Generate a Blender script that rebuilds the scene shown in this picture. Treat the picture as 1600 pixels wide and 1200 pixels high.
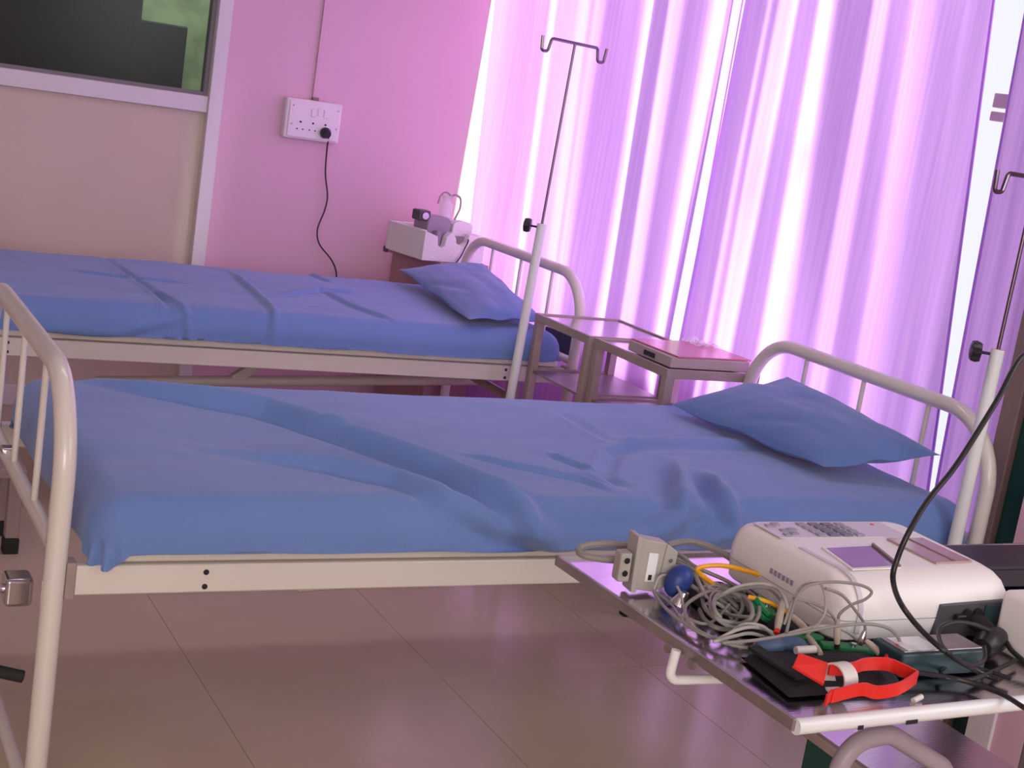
import bpy, math, random
from mathutils import Vector, Matrix, noise
random.seed(7)
PI = math.pi
S = bpy.context.scene
COL = S.collection
for o_ in list(bpy.data.objects): bpy.data.objects.remove(o_)

# ---------------------------------------------------------------- camera
cam_d = bpy.data.cameras.new('camera'); cam = bpy.data.objects.new('camera', cam_d); COL.objects.link(cam)
cam_d.sensor_width = 36; cam_d.lens = 2255.5/1600*36; cam_d.clip_start = .02
def cam_matrix(roll, pitch, yaw, loc):
    y, p, r = map(math.radians, (yaw, pitch, roll))
    f = Vector((math.sin(y)*math.cos(p), math.cos(y)*math.cos(p), -math.sin(p)))
    ri = Vector((math.cos(y), -math.sin(y), 0)); up = ri.cross(f)
    ix = ri*math.cos(r)+up*math.sin(r); iy = -ri*math.sin(r)+up*math.cos(r)
    m = Matrix((ix, iy, -f)).transposed().to_4x4(); m.translation = loc
    return m
cam.matrix_world = cam_matrix(8.955, 11.27, 28.64, Vector((0, 0, 1.45)))
S.camera = cam

# ---------------------------------------------------------------- light
S.view_settings.view_transform = 'Standard'; S.view_settings.look = 'None'
S.view_settings.exposure = -0.07; S.view_settings.gamma = 1.0; S.view_settings.use_curve_mapping = False
W = bpy.data.worlds.new('bright_sky'); S.world = W; W.use_nodes = True
W.node_tree.nodes['Background'].inputs[0].default_value = (.93, .96, 1, 1)
W.node_tree.nodes['Background'].inputs[1].default_value = 1.15
def light(name, kind, loc, aim, energy, color=(1, 1, 1), size=None, size_y=None, angle=None):
    l = bpy.data.lights.new(name, kind); l.energy = energy; l.color = color
    if kind == 'AREA':
        l.shape = 'RECTANGLE'; l.size = size; l.size_y = size_y or size
    if angle: l.angle = angle
    o = bpy.data.objects.new(name, l); COL.objects.link(o); o.location = loc
    o.rotation_euler = (Vector(aim)-Vector(loc)).to_track_quat('-Z', 'Y').to_euler()
    return o
# hazy sun outside the window wall, coming in at a grazing angle
light('sun', 'SUN', (8, -6, 6), (8-.29, -6+1.0, 6-.40), 35.0, (1, .96, .93), angle=math.radians(14))
# fill lamps added inside the closed room: from behind, from the right, from above
light('ward_fill', 'AREA', (-.9, -2.7, 1.8), (1.2, 3.4, .7), 118, (1, .95, .87), 2.6, 1.7)  # stands in for warm light from behind the camera; no opening is built
light('bed_head_fill', 'AREA', (2.5, .45, 1.75), (2.1, 2.7, .6), 17, (.84, .95, 1), .9, 1.1)  # added to brighten the bed head; the wall beside it has no window
light('ceiling_fill', 'AREA', (1.2, 3.4, 2.7), (1.2, 3.4, 0), 7, (1, .95, .97), 1.2, .25)  # added ambient fill; no light fitting hangs here

# ---------------------------------------------------------------- materials
def mat(name, color, rough=.5, metal=0, spec=.5, noise_amt=0, noise_scale=5, color2=None, bump=0, bump_scale=60, sheen=0, coat=0, trans=0, ior=1.45, stretch=None, alpha=1):
    m = bpy.data.materials.new(name); m.use_nodes = True
    nt = m.node_tree; b = nt.nodes['Principled BSDF']
    b.inputs['Base Color'].default_value = (*color, 1); b.inputs['Roughness'].default_value = rough
    b.inputs['Metallic'].default_value = metal; b.inputs['Specular IOR Level'].default_value = spec
    b.inputs['Sheen Weight'].default_value = sheen; b.inputs['Coat Weight'].default_value = coat
    b.inputs['Transmission Weight'].default_value = trans; b.inputs['IOR'].default_value = ior
    b.inputs['Alpha'].default_value = alpha
    tc = nt.nodes.new('ShaderNodeTexCoord'); mp = nt.nodes.new('ShaderNodeMapping')
    nt.links.new(tc.outputs['Object'], mp.inputs[0])
    if stretch: mp.inputs['Scale'].default_value = stretch
    if noise_amt:
        n = nt.nodes.new('ShaderNodeTexNoise'); n.inputs['Scale'].default_value = noise_scale; n.inputs['Detail'].default_value = 4
        nt.links.new(mp.outputs[0], n.inputs['Vector'])
        r = nt.nodes.new('ShaderNodeValToRGB'); c2 = color2 or tuple(c*(1-noise_amt) for c in color)
        r.color_ramp.elements[0].position = .35; r.color_ramp.elements[1].position = .65
        r.color_ramp.elements[0].color = (*c2, 1); r.color_ramp.elements[1].color = (*color, 1)
        nt.links.new(n.outputs[0], r.inputs[0]); nt.links.new(r.outputs[0], b.inputs['Base Color'])
    if bump:
        n = nt.nodes.new('ShaderNodeTexNoise'); n.inputs['Scale'].default_value = bump_scale; n.inputs['Detail'].default_value = 3
        nt.links.new(mp.outputs[0], n.inputs['Vector'])
        bp = nt.nodes.new('ShaderNodeBump'); bp.inputs['Strength'].default_value = bump; bp.inputs['Distance'].default_value = .01
        nt.links.new(n.outputs[0], bp.inputs['Height']); nt.links.new(bp.outputs[0], b.inputs['Normal'])
    return m
M = {}
M['pink'] = mat('pink_wall_paint', (.71, .44, .56), .55, noise_amt=.05, noise_scale=1.5, bump=.05, bump_scale=40)
M['ceiling'] = mat('white_ceiling_paint', (.8, .78, .78), .8)
M['tile'] = mat('vitrified_floor_tile', (.60, .50, .36), .20, spec=.24, noise_amt=.08, noise_scale=3)
M['grout'] = mat('dark_grout', (.36, .27, .22), .8)
M['board'] = mat('cream_laminate_board', (.64, .52, .45), .5, noise_amt=.06, noise_scale=2)
M['alu'] = mat('white_coated_aluminium', (.72, .66, .70), .35)
M['glazing_strip'] = mat('rubber_gasket', (.20, .18, .19), .5)  # dark strips edging the partition glass
M['cream'] = mat('cream_enamel_paint', (.74, .68, .62), .32, noise_amt=.06, noise_scale=4, coat=.2)
M['ivory'] = mat('ivory_enamel_tube_paint', (.74, .68, .62), .28, noise_amt=.05, noise_scale=8, coat=.3)
M['white_tube'] = mat('white_painted_tube', (.78, .79, .80), .3)
M['chrome'] = mat('chrome', (.62, .58, .62), .18, metal=1)
M['dark_chrome'] = mat('dark_chrome', (.20, .15, .19), .28, metal=1)
M['mauve_tube'] = mat('mauve_grey_painted_tube', (.42, .35, .40), .4)
M['steel'] = mat('stainless_steel', (.66, .60, .64), .16, metal=1, bump=.03, bump_scale=30, stretch=(1, 12, 1))
M['steel_dull'] = mat('dull_steel', (.42, .36, .35), .38, metal=.75, noise_amt=.25, noise_scale=12)
M['tan_paint'] = mat('worn_cream_painted_steel', (.40, .31, .28), .4, noise_amt=.15, noise_scale=14)
M['black'] = mat('black_plastic', (.018, .017, .02), .38)
M['black_cloth'] = mat('black_nylon_cloth', (.012, .011, .014), .8, bump=.3, bump_scale=90)
M['rubber'] = mat('black_rubber', (.02, .02, .02), .7)
M['sheet'] = mat('blue_cotton_sheet', (.15, .25, .55), .85, sheen=.25, noise_amt=.08, noise_scale=3, bump=.12, bump_scale=350)
M['pillow'] = mat('blue_cotton_pillowcase', (.125, .22, .50), .85, sheen=.25, noise_amt=.08, noise_scale=5, bump=.12, bump_scale=350)
M['ecg'] = mat('off_white_machine_plastic', (.84, .80, .78), .42, noise_amt=.03, noise_scale=6)
M['ecg_panel'] = mat('grey_keypad_film', (.60, .55, .60), .4)
M['key'] = mat('dark_grey_key', (.17, .16, .22), .5)
M['key_mid'] = mat('mid_grey_key', (.32, .29, .36), .5)
M['lcd'] = mat('lcd_glass', (.20, .12, .26), .12, spec=.8)
M['smoke_lid'] = mat('pinkish_smoked_lid', (.42, .27, .26), .12, spec=.7)
M['dark_grey'] = mat('dark_grey_plastic', (.075, .075, .085), .45)
M['teal_dark'] = mat('dark_teal_plastic', (.02, .05, .055), .4)
M['lead'] = mat('grey_cable_sheath', (.27, .25, .23), .5)
M['lead_light'] = mat('pale_grey_cable_sheath', (.42, .40, .37), .5)
M['conn'] = mat('grey_connector_plastic', (.40, .37, .34), .45)
M['label'] = mat('white_paper_label', (.8, .79, .82), .5)
M['yellow'] = mat('orange_yellow_cable_sheath', (.85, .40, .015), .4)
M['green'] = mat('green_plastic', (.01, .20, .07), .4)
M['blue_rubber'] = mat('dark_blue_rubber_bulb', (.02, .045, .22), .45)
M['blue_grey'] = mat('greyish_blue_rubber_bulb', (.07, .12, .22), .5)
M['red'] = mat('red_plastic', (.78, .03, .02), .35)
M['ringw'] = mat('white_plastic_ring', (.70, .66, .62), .45)
M['tan_tip'] = mat('beige_lead_tip', (.50, .42, .34), .5)
M['switch'] = mat('white_switchboard_plastic', (.82, .74, .78), .35)
M['foam'] = mat('white_polystyrene_foam', (.76, .72, .70), .8, bump=.25, bump_scale=120)
M['unit'] = mat('grey_mauve_unit_plastic', (.30, .25, .31), .35)
M['clear'] = mat('clear_jar_plastic', (.85, .78, .84), .15, alpha=.45)
M['brown'] = mat('brown_metal_frame', (.25, .17, .16), .5)
M['dgreen'] = mat('dark_green_painted_panel', (.012, .075, .06), .5)
M['purple_bin'] = mat('purple_plastic_crate', (.22, .05, .30), .4)
M['folder_red'] = mat('red_plastic_folder', (.60, .18, .24), .25, spec=.7)
M['paper'] = mat('cream_box_card', (.45, .36, .36), .6)
M['slate'] = mat('dark_slate_folder', (.05, .06, .07), .5)
M['wood'] = mat('locker_pink_brown_laminate', (.38, .22, .24), .5)
M['outer'] = mat('outdoor_concrete', (.6, .58, .55), .8)
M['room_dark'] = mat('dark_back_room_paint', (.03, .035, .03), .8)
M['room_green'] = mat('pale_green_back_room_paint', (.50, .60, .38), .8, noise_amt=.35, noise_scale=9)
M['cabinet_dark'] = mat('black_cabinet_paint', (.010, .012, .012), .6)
def glass_mat(name, rough, gloss, tint, bump):
    m = bpy.data.materials.new(name); m.use_nodes = True; nt = m.node_tree; nt.nodes.clear()
    o = nt.nodes.new('ShaderNodeOutputMaterial'); mx = nt.nodes.new('ShaderNodeMixShader')
    t = nt.nodes.new('ShaderNodeBsdfTransparent'); t.inputs[0].default_value = (*tint, 1)
    g = nt.nodes.new('ShaderNodeBsdfGlossy'); g.inputs['Roughness'].default_value = rough
    mx.inputs[0].default_value = gloss
    nt.links.new(t.outputs[0], mx.inputs[1]); nt.links.new(g.outputs[0], mx.inputs[2]); nt.links.new(mx.outputs[0], o.inputs[0])
    return m
M['glass'] = glass_mat('window_glass', .02, .06, (.96, .97, .97), 0)
M['smoked'] = glass_mat('grey_partition_glass', .25, .02, (.80, .82, .80), 0)
def curtain_mat(name, col, col2):
    m = bpy.data.materials.new(name); m.use_nodes = True; nt = m.node_tree; nt.nodes.clear()
    o = nt.nodes.new('ShaderNodeOutputMaterial'); mx = nt.nodes.new('ShaderNodeMixShader')
    t = nt.nodes.new('ShaderNodeBsdfTranslucent'); d = nt.nodes.new('ShaderNodeBsdfDiffuse')
    tc = nt.nodes.new('ShaderNodeTexCoord'); mp = nt.nodes.new('ShaderNodeMapping'); mp.inputs['Scale'].default_value = (8, 60, 1.2)
    n = nt.nodes.new('ShaderNodeTexNoise'); n.inputs['Scale'].default_value = 1.5; n.inputs['Detail'].default_value = 3
    r = nt.nodes.new('ShaderNodeValToRGB'); r.color_ramp.elements[0].color = (*col2, 1); r.color_ramp.elements[1].color = (*col, 1)
    r.color_ramp.elements[0].position = .3; r.color_ramp.elements[1].position = .7
    nt.links.new(tc.outputs['Object'], mp.inputs[0]); nt.links.new(mp.outputs[0], n.inputs['Vector']); nt.links.new(n.outputs[0], r.inputs[0])
    nt.links.new(r.outputs[0], t.inputs[0]); nt.links.new(r.outputs[0], d.inputs[0]); mx.inputs[0].default_value = .55
    nt.links.new(d.outputs[0], mx.inputs[1]); nt.links.new(t.outputs[0], mx.inputs[2]); nt.links.new(mx.outputs[0], o.inputs[0])
    return m
M['curtain'] = curtain_mat('sheer_lilac_curtain', (.74, .42, .90), (.64, .34, .87))

# ---------------------------------------------------------------- mesh helpers
class B:
    def __init__(s): s.v = []; s.f = []
    def add(s, vs, fs):
        k = len(s.v); s.v += [Vector(v) for v in vs]; s.f += [tuple(i+k for i in f) for f in fs]; return s
    def box(s, c, d, rz=0, ry=0, rx=0):
        R = Matrix.Rotation(rz, 3, 'Z') @ Matrix.Rotation(ry, 3, 'Y') @ Matrix.Rotation(rx, 3, 'X')
        vs = [Vector(c)+R @ Vector((x*d[0]/2, y*d[1]/2, z*d[2]/2)) for x in (-1, 1) for y in (-1, 1) for z in (-1, 1)]
        return s.add(vs, [(0, 1, 3, 2), (4, 6, 7, 5), (0, 4, 5, 1), (2, 3, 7, 6), (0, 2, 6, 4), (1, 5, 7, 3)])
    def span(s, a, b): return s.box([(a[i]+b[i])/2 for i in range(3)], [abs(b[i]-a[i]) for i in range(3)])
    def prism(s, pts, a, b, plane='xy'):
        def P(p, h): return {'xy': (p[0], p[1], h), 'xz': (p[0], h, p[1]), 'yz': (h, p[0], p[1])}[plane]
        n = len(pts); vs = [P(p, a) for p in pts]+[P(p, b) for p in pts]
        return s.add(vs, [tuple(range(n))[::-1], tuple(range(n, 2*n))]+[(i, (i+1) % n, n+(i+1) % n, n+i) for i in range(n)])
    def tube(s, pts, r, n=10, closed=False, caps=True):
        pts = [Vector(p) for p in pts]; m = len(pts); rings = []
        rr = r if isinstance(r, (list, tuple)) else [r]*m
        t0 = (pts[1]-pts[0]).normalized(); ref = Vector((0, 0, 1)) if abs(t0.z) < .9 else Vector((1, 0, 0))
        u = t0.cross(ref).normalized(); vs = []
        for i, p in enumerate(pts):
            a = pts[(i-1) % m] if (closed or i > 0) else p; b = pts[(i+1) % m] if (closed or i < m-1) else p
            t = (b-a).normalized(); u = (u-t*u.dot(t)).normalized(); w = t.cross(u)
            vs += [p+(u*math.cos(2*PI*k/n)+w*math.sin(2*PI*k/n))*rr[i] for k in range(n)]
        fs = []
        for i in range(m if closed else m-1):
            j = (i+1) % m
            fs += [(i*n+k, i*n+(k+1) % n, j*n+(k+1) % n, j*n+k) for k in range(n)]
        if caps and not closed: fs += [tuple(range(n))[::-1], tuple(range((m-1)*n, m*n))]
        return s.add(vs, fs)
    def build(s, name, m, parent=None, smooth=True, bevel=0, root=None, seg=2):
        me = bpy.data.meshes.new(name); o = bpy.data.objects.new(name, me); COL.objects.link(o)
        base = root or parent
        off = base_loc(base) if base else sum(s.v, Vector())/len(s.v)
        if base is None: off.z = min(v.z for v in s.v)
        me.from_pydata([v-off for v in s.v], [], s.f); me.validate(); me.update()
        import bmesh
        bm = bmesh.new(); bm.from_mesh(me); bmesh.ops.recalc_face_normals(bm, faces=bm.faces); bm.to_mesh(me); bm.free()
        me.materials.append(m)
        if smooth:
            me.shade_smooth(); me.set_sharp_from_angle(angle=math.radians(38))
        if bevel:
            b = o.modifiers.new('bevel', 'BEVEL'); b.width = bevel; b.segments = seg; b.limit_method = 'ANGLE'; b.angle_limit = math.radians(40)
            b.harden_normals = True
        if parent: o.parent = parent
        else: o.location = off
        return o
def base_loc(o):
    v = o.location.copy()
    while o.parent: o = o.parent; v += o.location
    return v
def curve(pts, n=8, closed=False):
    pts = [Vector(p) for p in pts]; m = len(pts); out = []
    for i in range(m if closed else m-1):
        g = lambda k: pts[k % m] if closed else pts[max(0, min(m-1, k))]
        a, b, c, d = g(i-1), g(i), g(i+1), g(i+2)
        for k in range(n):
            t = k/n
            out.append(.5*((2*b)+(c-a)*t+(2*a-5*b+4*c-d)*t*t+(3*b-a-3*c+d)*t**3))
    if not closed: out.append(pts[-1])
    return out
def round_path(pts, rads, n=8):
    pts = [Vector(p) for p in pts]; out = [pts[0]]
    for i in range(1, len(pts)-1):
        p = pts[i]; a = (pts[i-1]-p).normalized(); b = (pts[i+1]-p).normalized(); r = rads[i-1]
        if not r: out.append(p); continue
        A = a.angle(b); d = r/math.tan(A/2); c = p+(a+b).normalized()*(r/math.sin(A/2))
        s0 = p+a*d-c; s1 = p+b*d-c; ang = s0.angle(s1); ax = s0.cross(s1).normalized()
        out += [c+Matrix.Rotation(ang*k/n, 3, ax) @ s0 for k in range(n+1)]
    out.append(pts[-1]); return out
def thing(name, label, cat, loc=(0, 0, 0), group=None):
    o = bpy.data.objects.new(name, None); COL.objects.link(o); o.location = loc; o.empty_display_size = .1
    return tag(o, label, cat, group)
def tag(o, label, cat, group=None):
    o['label'] = label; o['category'] = cat
    if group: o['group'] = group
    return o
def struct(o): o['kind'] = 'structure'; return o
def dup(root, loc, label):
    r = root.copy(); COL.objects.link(r); r.location = loc; r['label'] = label
    def rec(a, b):
        for ch in list(a.children):
            c = ch.copy(); COL.objects.link(c); c.parent = b; rec(ch, c)
    rec(root, r); return r
PATHS = {
'nr0': [(0.7,3.21,0.685), (0.888,3.092,0.685), (1.035,2.99,0.685), (1.196,2.701,0.685), (1.275,2.546,0.685), (1.308,2.432,0.685), (1.297,2.244,0.685), (1.317,2.155,0.685)],
'nr1': [(0.816,2.67,0.685), (1.036,2.576,0.685), (1.141,2.496,0.685), (1.198,2.376,0.685), (1.233,2.252,0.685), (1.285,2.145,0.685), (1.364,2.119,0.685)],
'nr2': [(1.932,2.682,0.685), (1.797,2.458,0.685), (1.662,2.284,0.685), (1.518,2.188,0.685), (1.351,2.144,0.685)],
'nr3': [(1.936,2.582,0.685), (1.858,2.371,0.685), (1.725,2.206,0.685), (1.558,2.115,0.685)],
'nr4': [(1.364,2.676,0.685), (1.451,2.602,0.685), (1.577,2.516,0.685), (1.604,2.429,0.685)],
'nr5': [(1.603,2.709,0.685), (1.637,2.566,0.685)],
'nr6': [(1.838,2.819,0.685), (2.014,2.835,0.685), (2.277,2.848,0.685)],
'nr7': [(1.927,2.816,0.685), (1.781,2.723,0.685), (1.648,2.543,0.685), (1.65,2.452,0.685)],
'nr8': [(1.066,2.862,0.685), (1.175,2.797,0.685), (1.278,2.757,0.685)],
'nr9': [(1.835,3.07,0.685), (1.831,2.807,0.685)],
'fr0': [(1.519,5.027,0.685), (1.484,4.563,0.685), (1.459,4.307,0.685), (1.373,3.887,0.685)],
'fr1': [(1.087,5.08,0.685), (1.119,4.367,0.685), (1.109,4.165,0.685)],
'fr2': [(1.532,4.503,0.685), (1.759,4.706,0.685), (1.912,4.731,0.685)],
'fr3': [(1.451,4.185,0.685), (1.416,3.899,0.685), (1.448,3.822,0.685)],
'fr4': [(0.719,4.119,0.685), (0.967,4.115,0.685), (1.237,4.209,0.685)],
'fr5': [(1.769,4.734,0.685), (1.786,4.401,0.685), (1.848,4.215,0.685)],
'fr6': [(0.892,4.71,0.685), (1.084,4.657,0.685), (1.294,4.656,0.685)],
'fr7': [(1.841,5.083,0.685), (1.878,4.903,0.685)],
'fr8': [(1.124,4.474,0.685), (1.181,4.004,0.685)],
'yel1': [(1.175,1.499,0.845), (1.169,1.518,0.85), (1.156,1.516,0.86), (1.166,1.515,0.865), (1.199,1.516,0.865), (1.236,1.505,0.86), (1.276,1.497,0.85), (1.314,1.486,0.845), (1.336,1.469,0.85)],
'yel2': [(1.169,1.415,0.86), (1.185,1.4,0.86), (1.21,1.399,0.85), (1.228,1.389,0.84), (1.229,1.368,0.835)],
'g0': [(1.096,1.591,0.85), (1.066,1.584,0.85), (1.044,1.598,0.848), (1.032,1.609,0.848), (1.032,1.624,0.85), (1.044,1.628,0.855), (1.071,1.621,0.86), (1.098,1.598,0.865)],
'g1': [(1.17,1.613,0.86), (1.216,1.628,0.86), (1.247,1.622,0.855), (1.264,1.595,0.85), (1.277,1.564,0.84), (1.281,1.527,0.83)],
'g2': [(1.159,1.594,0.85), (1.172,1.567,0.85), (1.178,1.543,0.845), (1.187,1.506,0.84), (1.211,1.494,0.835)],
'g3': [(1.152,1.582,0.845), (1.168,1.568,0.845), (1.175,1.544,0.84), (1.17,1.496,0.835), (1.187,1.473,0.83)],
'g4': [(1.166,1.606,0.855), (1.177,1.585,0.855), (1.18,1.554,0.85), (1.214,1.529,0.84), (1.227,1.493,0.835)],
'g5': [(1.149,1.575,0.84), (1.149,1.545,0.84), (1.146,1.509,0.84), (1.162,1.485,0.835), (1.205,1.483,0.83)],
'g6': [(1.082,1.502,0.835), (1.076,1.47,0.83), (1.072,1.425,0.828), (1.077,1.389,0.828), (1.087,1.353,0.828), (1.111,1.331,0.828), (1.131,1.332,0.83)],
'g7': [(1.081,1.501,0.84), (1.097,1.517,0.85), (1.115,1.52,0.85), (1.113,1.487,0.84), (1.096,1.446,0.83), (1.079,1.399,0.828), (1.088,1.361,0.828), (1.111,1.339,0.828)],
'g8': [(1.094,1.514,0.83), (1.09,1.469,0.83), (1.074,1.416,0.828), (1.077,1.374,0.828), (1.106,1.345,0.828)],
'g9': [(1.077,1.41,0.828), (1.094,1.445,0.835), (1.121,1.464,0.84), (1.151,1.472,0.845), (1.184,1.458,0.845), (1.172,1.426,0.84), (1.139,1.399,0.83)],
'coil0': [(1.198,1.427,0.83), (1.168,1.397,0.836), (1.145,1.382,0.838), (1.133,1.387,0.836), (1.133,1.408,0.83), (1.139,1.438,0.824), (1.147,1.466,0.822), (1.153,1.486,0.824), (1.159,1.497,0.83), (1.169,1.503,0.836), (1.184,1.509,0.838), (1.206,1.516,0.836), (1.229,1.52,0.83), (1.244,1.515,0.824)],
'coil1': [(1.127,1.38,0.84), (1.105,1.371,0.846), (1.095,1.377,0.848), (1.099,1.399,0.846), (1.116,1.432,0.84), (1.138,1.467,0.834), (1.158,1.491,0.832), (1.171,1.498,0.834), (1.176,1.489,0.84), (1.177,1.471,0.846), (1.178,1.453,0.848), (1.182,1.441,0.846), (1.186,1.433,0.84), (1.185,1.425,0.834)],
'coil2': [(1.098,1.374,0.85), (1.092,1.378,0.856), (1.098,1.392,0.858), (1.116,1.416,0.856), (1.142,1.446,0.85), (1.169,1.469,0.844), (1.187,1.476,0.842), (1.19,1.463,0.844), (1.18,1.436,0.85), (1.164,1.404,0.856), (1.149,1.379,0.858), (1.14,1.366,0.856), (1.135,1.364,0.85), (1.13,1.369,0.844)],
'coil3': [(1.149,1.494,0.835), (1.152,1.495,0.841), (1.163,1.497,0.843), (1.183,1.502,0.841), (1.206,1.506,0.835), (1.225,1.504,0.829), (1.231,1.489,0.827), (1.222,1.461,0.829), (1.201,1.429,0.835), (1.176,1.402,0.841), (1.157,1.39,0.843), (1.147,1.397,0.841), (1.146,1.419,0.835), (1.149,1.447,0.829)],
'coil4': [(1.187,1.515,0.825), (1.191,1.502,0.831), (1.195,1.488,0.833), (1.201,1.477,0.831), (1.205,1.468,0.825), (1.202,1.457,0.819), (1.189,1.44,0.817), (1.165,1.418,0.819), (1.137,1.396,0.825), (1.113,1.382,0.831), (1.101,1.385,0.833), (1.104,1.405,0.831), (1.12,1.439,0.825), (1.142,1.476,0.819)],
'coil5': [(1.213,1.473,0.845), (1.197,1.436,0.851), (1.179,1.404,0.853), (1.165,1.383,0.851), (1.155,1.374,0.845), (1.145,1.371,0.839), (1.131,1.371,0.837), (1.114,1.37,0.839), (1.099,1.371,0.845), (1.092,1.378,0.851), (1.099,1.398,0.853), (1.12,1.43,0.851), (1.153,1.468,0.845), (1.186,1.499,0.839)],
'g10': [(1.155,1.462,0.84), (1.173,1.449,0.86), (1.198,1.435,0.87), (1.215,1.42,0.87), (1.201,1.383,0.87), (1.199,1.37,0.86)],
'g11': [(1.121,1.441,0.84), (1.172,1.458,0.85), (1.203,1.447,0.86), (1.222,1.436,0.86), (1.21,1.396,0.86)],
'g12': [(1.074,1.33,0.836), (1.106,1.31,0.847), (1.146,1.29,0.862), (1.186,1.27,0.878), (1.236,1.27,0.88), (1.274,1.27,0.874), (1.297,1.27,0.86), (1.303,1.27,0.847), (1.295,1.27,0.837)],
'g13': [(1.143,1.3,0.858), (1.145,1.3,0.892), (1.153,1.3,0.915), (1.174,1.3,0.923), (1.209,1.3,0.924), (1.242,1.295,0.921), (1.257,1.29,0.914), (1.249,1.29,0.904), (1.233,1.295,0.895), (1.222,1.3,0.881), (1.223,1.3,0.868)],
'g14': [(1.182,1.305,0.855), (1.2,1.305,0.875), (1.2,1.305,0.896), (1.188,1.305,0.918), (1.171,1.305,0.924), (1.16,1.315,0.906), (1.15,1.315,0.864)],
'g15': [(1.186,1.295,0.918), (1.214,1.295,0.909), (1.24,1.295,0.889), (1.261,1.295,0.869), (1.266,1.295,0.855)],
'g16': [(1.152,1.31,0.9), (1.184,1.31,0.893), (1.208,1.305,0.883), (1.218,1.3,0.872)],
'g17': [(1.079,1.436,0.83), (1.097,1.403,0.83), (1.13,1.421,0.83), (1.16,1.439,0.84)],
'g18': [(1.107,1.357,0.84), (1.121,1.352,0.85), (1.14,1.344,0.85), (1.156,1.342,0.84), (1.167,1.344,0.83)],
'g19': [(1.082,1.353,0.83), (1.103,1.346,0.845), (1.124,1.342,0.85), (1.159,1.352,0.84), (1.178,1.347,0.83)],
'g20': [(1.073,1.348,0.83), (1.101,1.341,0.84), (1.128,1.345,0.84), (1.165,1.345,0.83), (1.19,1.336,0.83)],
'g21': [(1.147,1.335,0.835), (1.187,1.326,0.85), (1.226,1.325,0.855), (1.255,1.32,0.85), (1.271,1.311,0.84)],
'tip0': [(1.21,1.395,0.865), (1.172,1.351,0.84)],
'tip1': [(1.211,1.381,0.85), (1.218,1.347,0.84)],
'tip2': [(1.202,1.327,0.842), (1.192,1.286,0.835)],
'tip3': [(1.215,1.295,0.876), (1.223,1.295,0.844)],
'tip4': [(1.255,1.285,0.864), (1.251,1.285,0.845)],
'tip5': [(1.262,1.288,0.85), (1.288,1.275,0.83)],
'tip6': [(1.293,1.262,0.853), (1.277,1.262,0.835)],
'blk_adapt': [(1.414,1.203,0.826), (1.396,1.22,0.83), (1.331,1.218,0.86), (1.318,1.254,0.875), (1.302,1.282,0.9)],
'blk_up': [(1.248,1.25,0.946), (1.248,1.25,0.973), (1.257,1.25,1.006), (1.287,1.26,1.044), (1.332,1.27,1.088), (1.385,1.28,1.166), (1.437,1.3,1.226)],
'blk2': [(1.268,1.233,0.835), (1.295,1.227,0.832), (1.351,1.206,0.828), (1.376,1.166,0.828), (1.375,1.123,0.828)],
'blk3': [(1.512,1.309,0.86), (1.509,1.274,0.85), (1.503,1.25,0.845)],
'blk4': [(1.461,1.276,0.86), (1.43,1.277,0.87), (1.392,1.274,0.875), (1.363,1.268,0.87), (1.343,1.242,0.862), (1.327,1.202,0.86), (1.359,1.198,0.85), (1.394,1.214,0.85), (1.406,1.23,0.86)],
'blk5': [(1.499,1.252,0.828), (1.44,1.229,0.828), (1.374,1.207,0.828), (1.335,1.212,0.828), (1.341,1.23,0.83), (1.374,1.242,0.83), (1.41,1.232,0.828), (1.433,1.2,0.828)],
'clampU': [(1.097,1.221,0.852), (1.127,1.23,0.856), (1.139,1.21,0.852), (1.17,1.207,0.852), (1.198,1.216,0.852), (1.234,1.217,0.85), (1.243,1.199,0.85), (1.247,1.178,0.85)],
'clampL': [(1.093,1.158,0.838), (1.109,1.165,0.84), (1.153,1.167,0.845), (1.168,1.157,0.845), (1.195,1.155,0.848), (1.223,1.165,0.85), (1.247,1.178,0.85)],
'ring': [(1.122,1.186,0.85), (1.144,1.187,0.85)],
'cliplets': [(1.194,1.401,0.845), (1.244,1.326,0.83), (1.268,1.298,0.83), (1.153,1.322,0.83), (1.172,1.308,0.83), (1.089,1.486,0.85), (1.1,1.588,0.82), (1.146,1.568,0.82), (1.063,1.55,0.89)],
'x0': [(1.18,1.628,0.845), (1.185,1.6,0.848), (1.184,1.566,0.846), (1.179,1.526,0.842), (1.202,1.516,0.836), (1.195,1.479,0.832)],
'x1': [(1.172,1.615,0.845), (1.171,1.578,0.85), (1.179,1.55,0.846), (1.179,1.519,0.842), (1.199,1.506,0.836), (1.196,1.47,0.832)],
'x2': [(1.163,1.602,0.845), (1.171,1.579,0.849), (1.181,1.559,0.846), (1.172,1.512,0.842), (1.19,1.497,0.836), (1.185,1.461,0.832)],
'x3': [(1.155,1.589,0.845), (1.159,1.561,0.851), (1.178,1.547,0.846), (1.171,1.505,0.842), (1.187,1.488,0.836), (1.185,1.452,0.832)],
'x4': [(1.147,1.577,0.845), (1.153,1.552,0.851), (1.177,1.546,0.846), (1.166,1.498,0.842), (1.181,1.479,0.836), (1.179,1.444,0.832)],
'x5': [(1.177,1.622,0.845), (1.166,1.57,0.847), (1.186,1.574,0.846), (1.153,1.491,0.842), (1.168,1.471,0.836), (1.16,1.436,0.832)],
'x6': [(1.168,1.61,0.845), (1.191,1.608,0.847), (1.187,1.577,0.846), (1.147,1.485,0.842), (1.161,1.462,0.836), (1.152,1.428,0.832)],
'x7': [(1.16,1.597,0.845), (1.16,1.562,0.852), (1.174,1.536,0.846), (1.156,1.477,0.842), (1.165,1.453,0.836), (1.166,1.418,0.832)],
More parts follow.
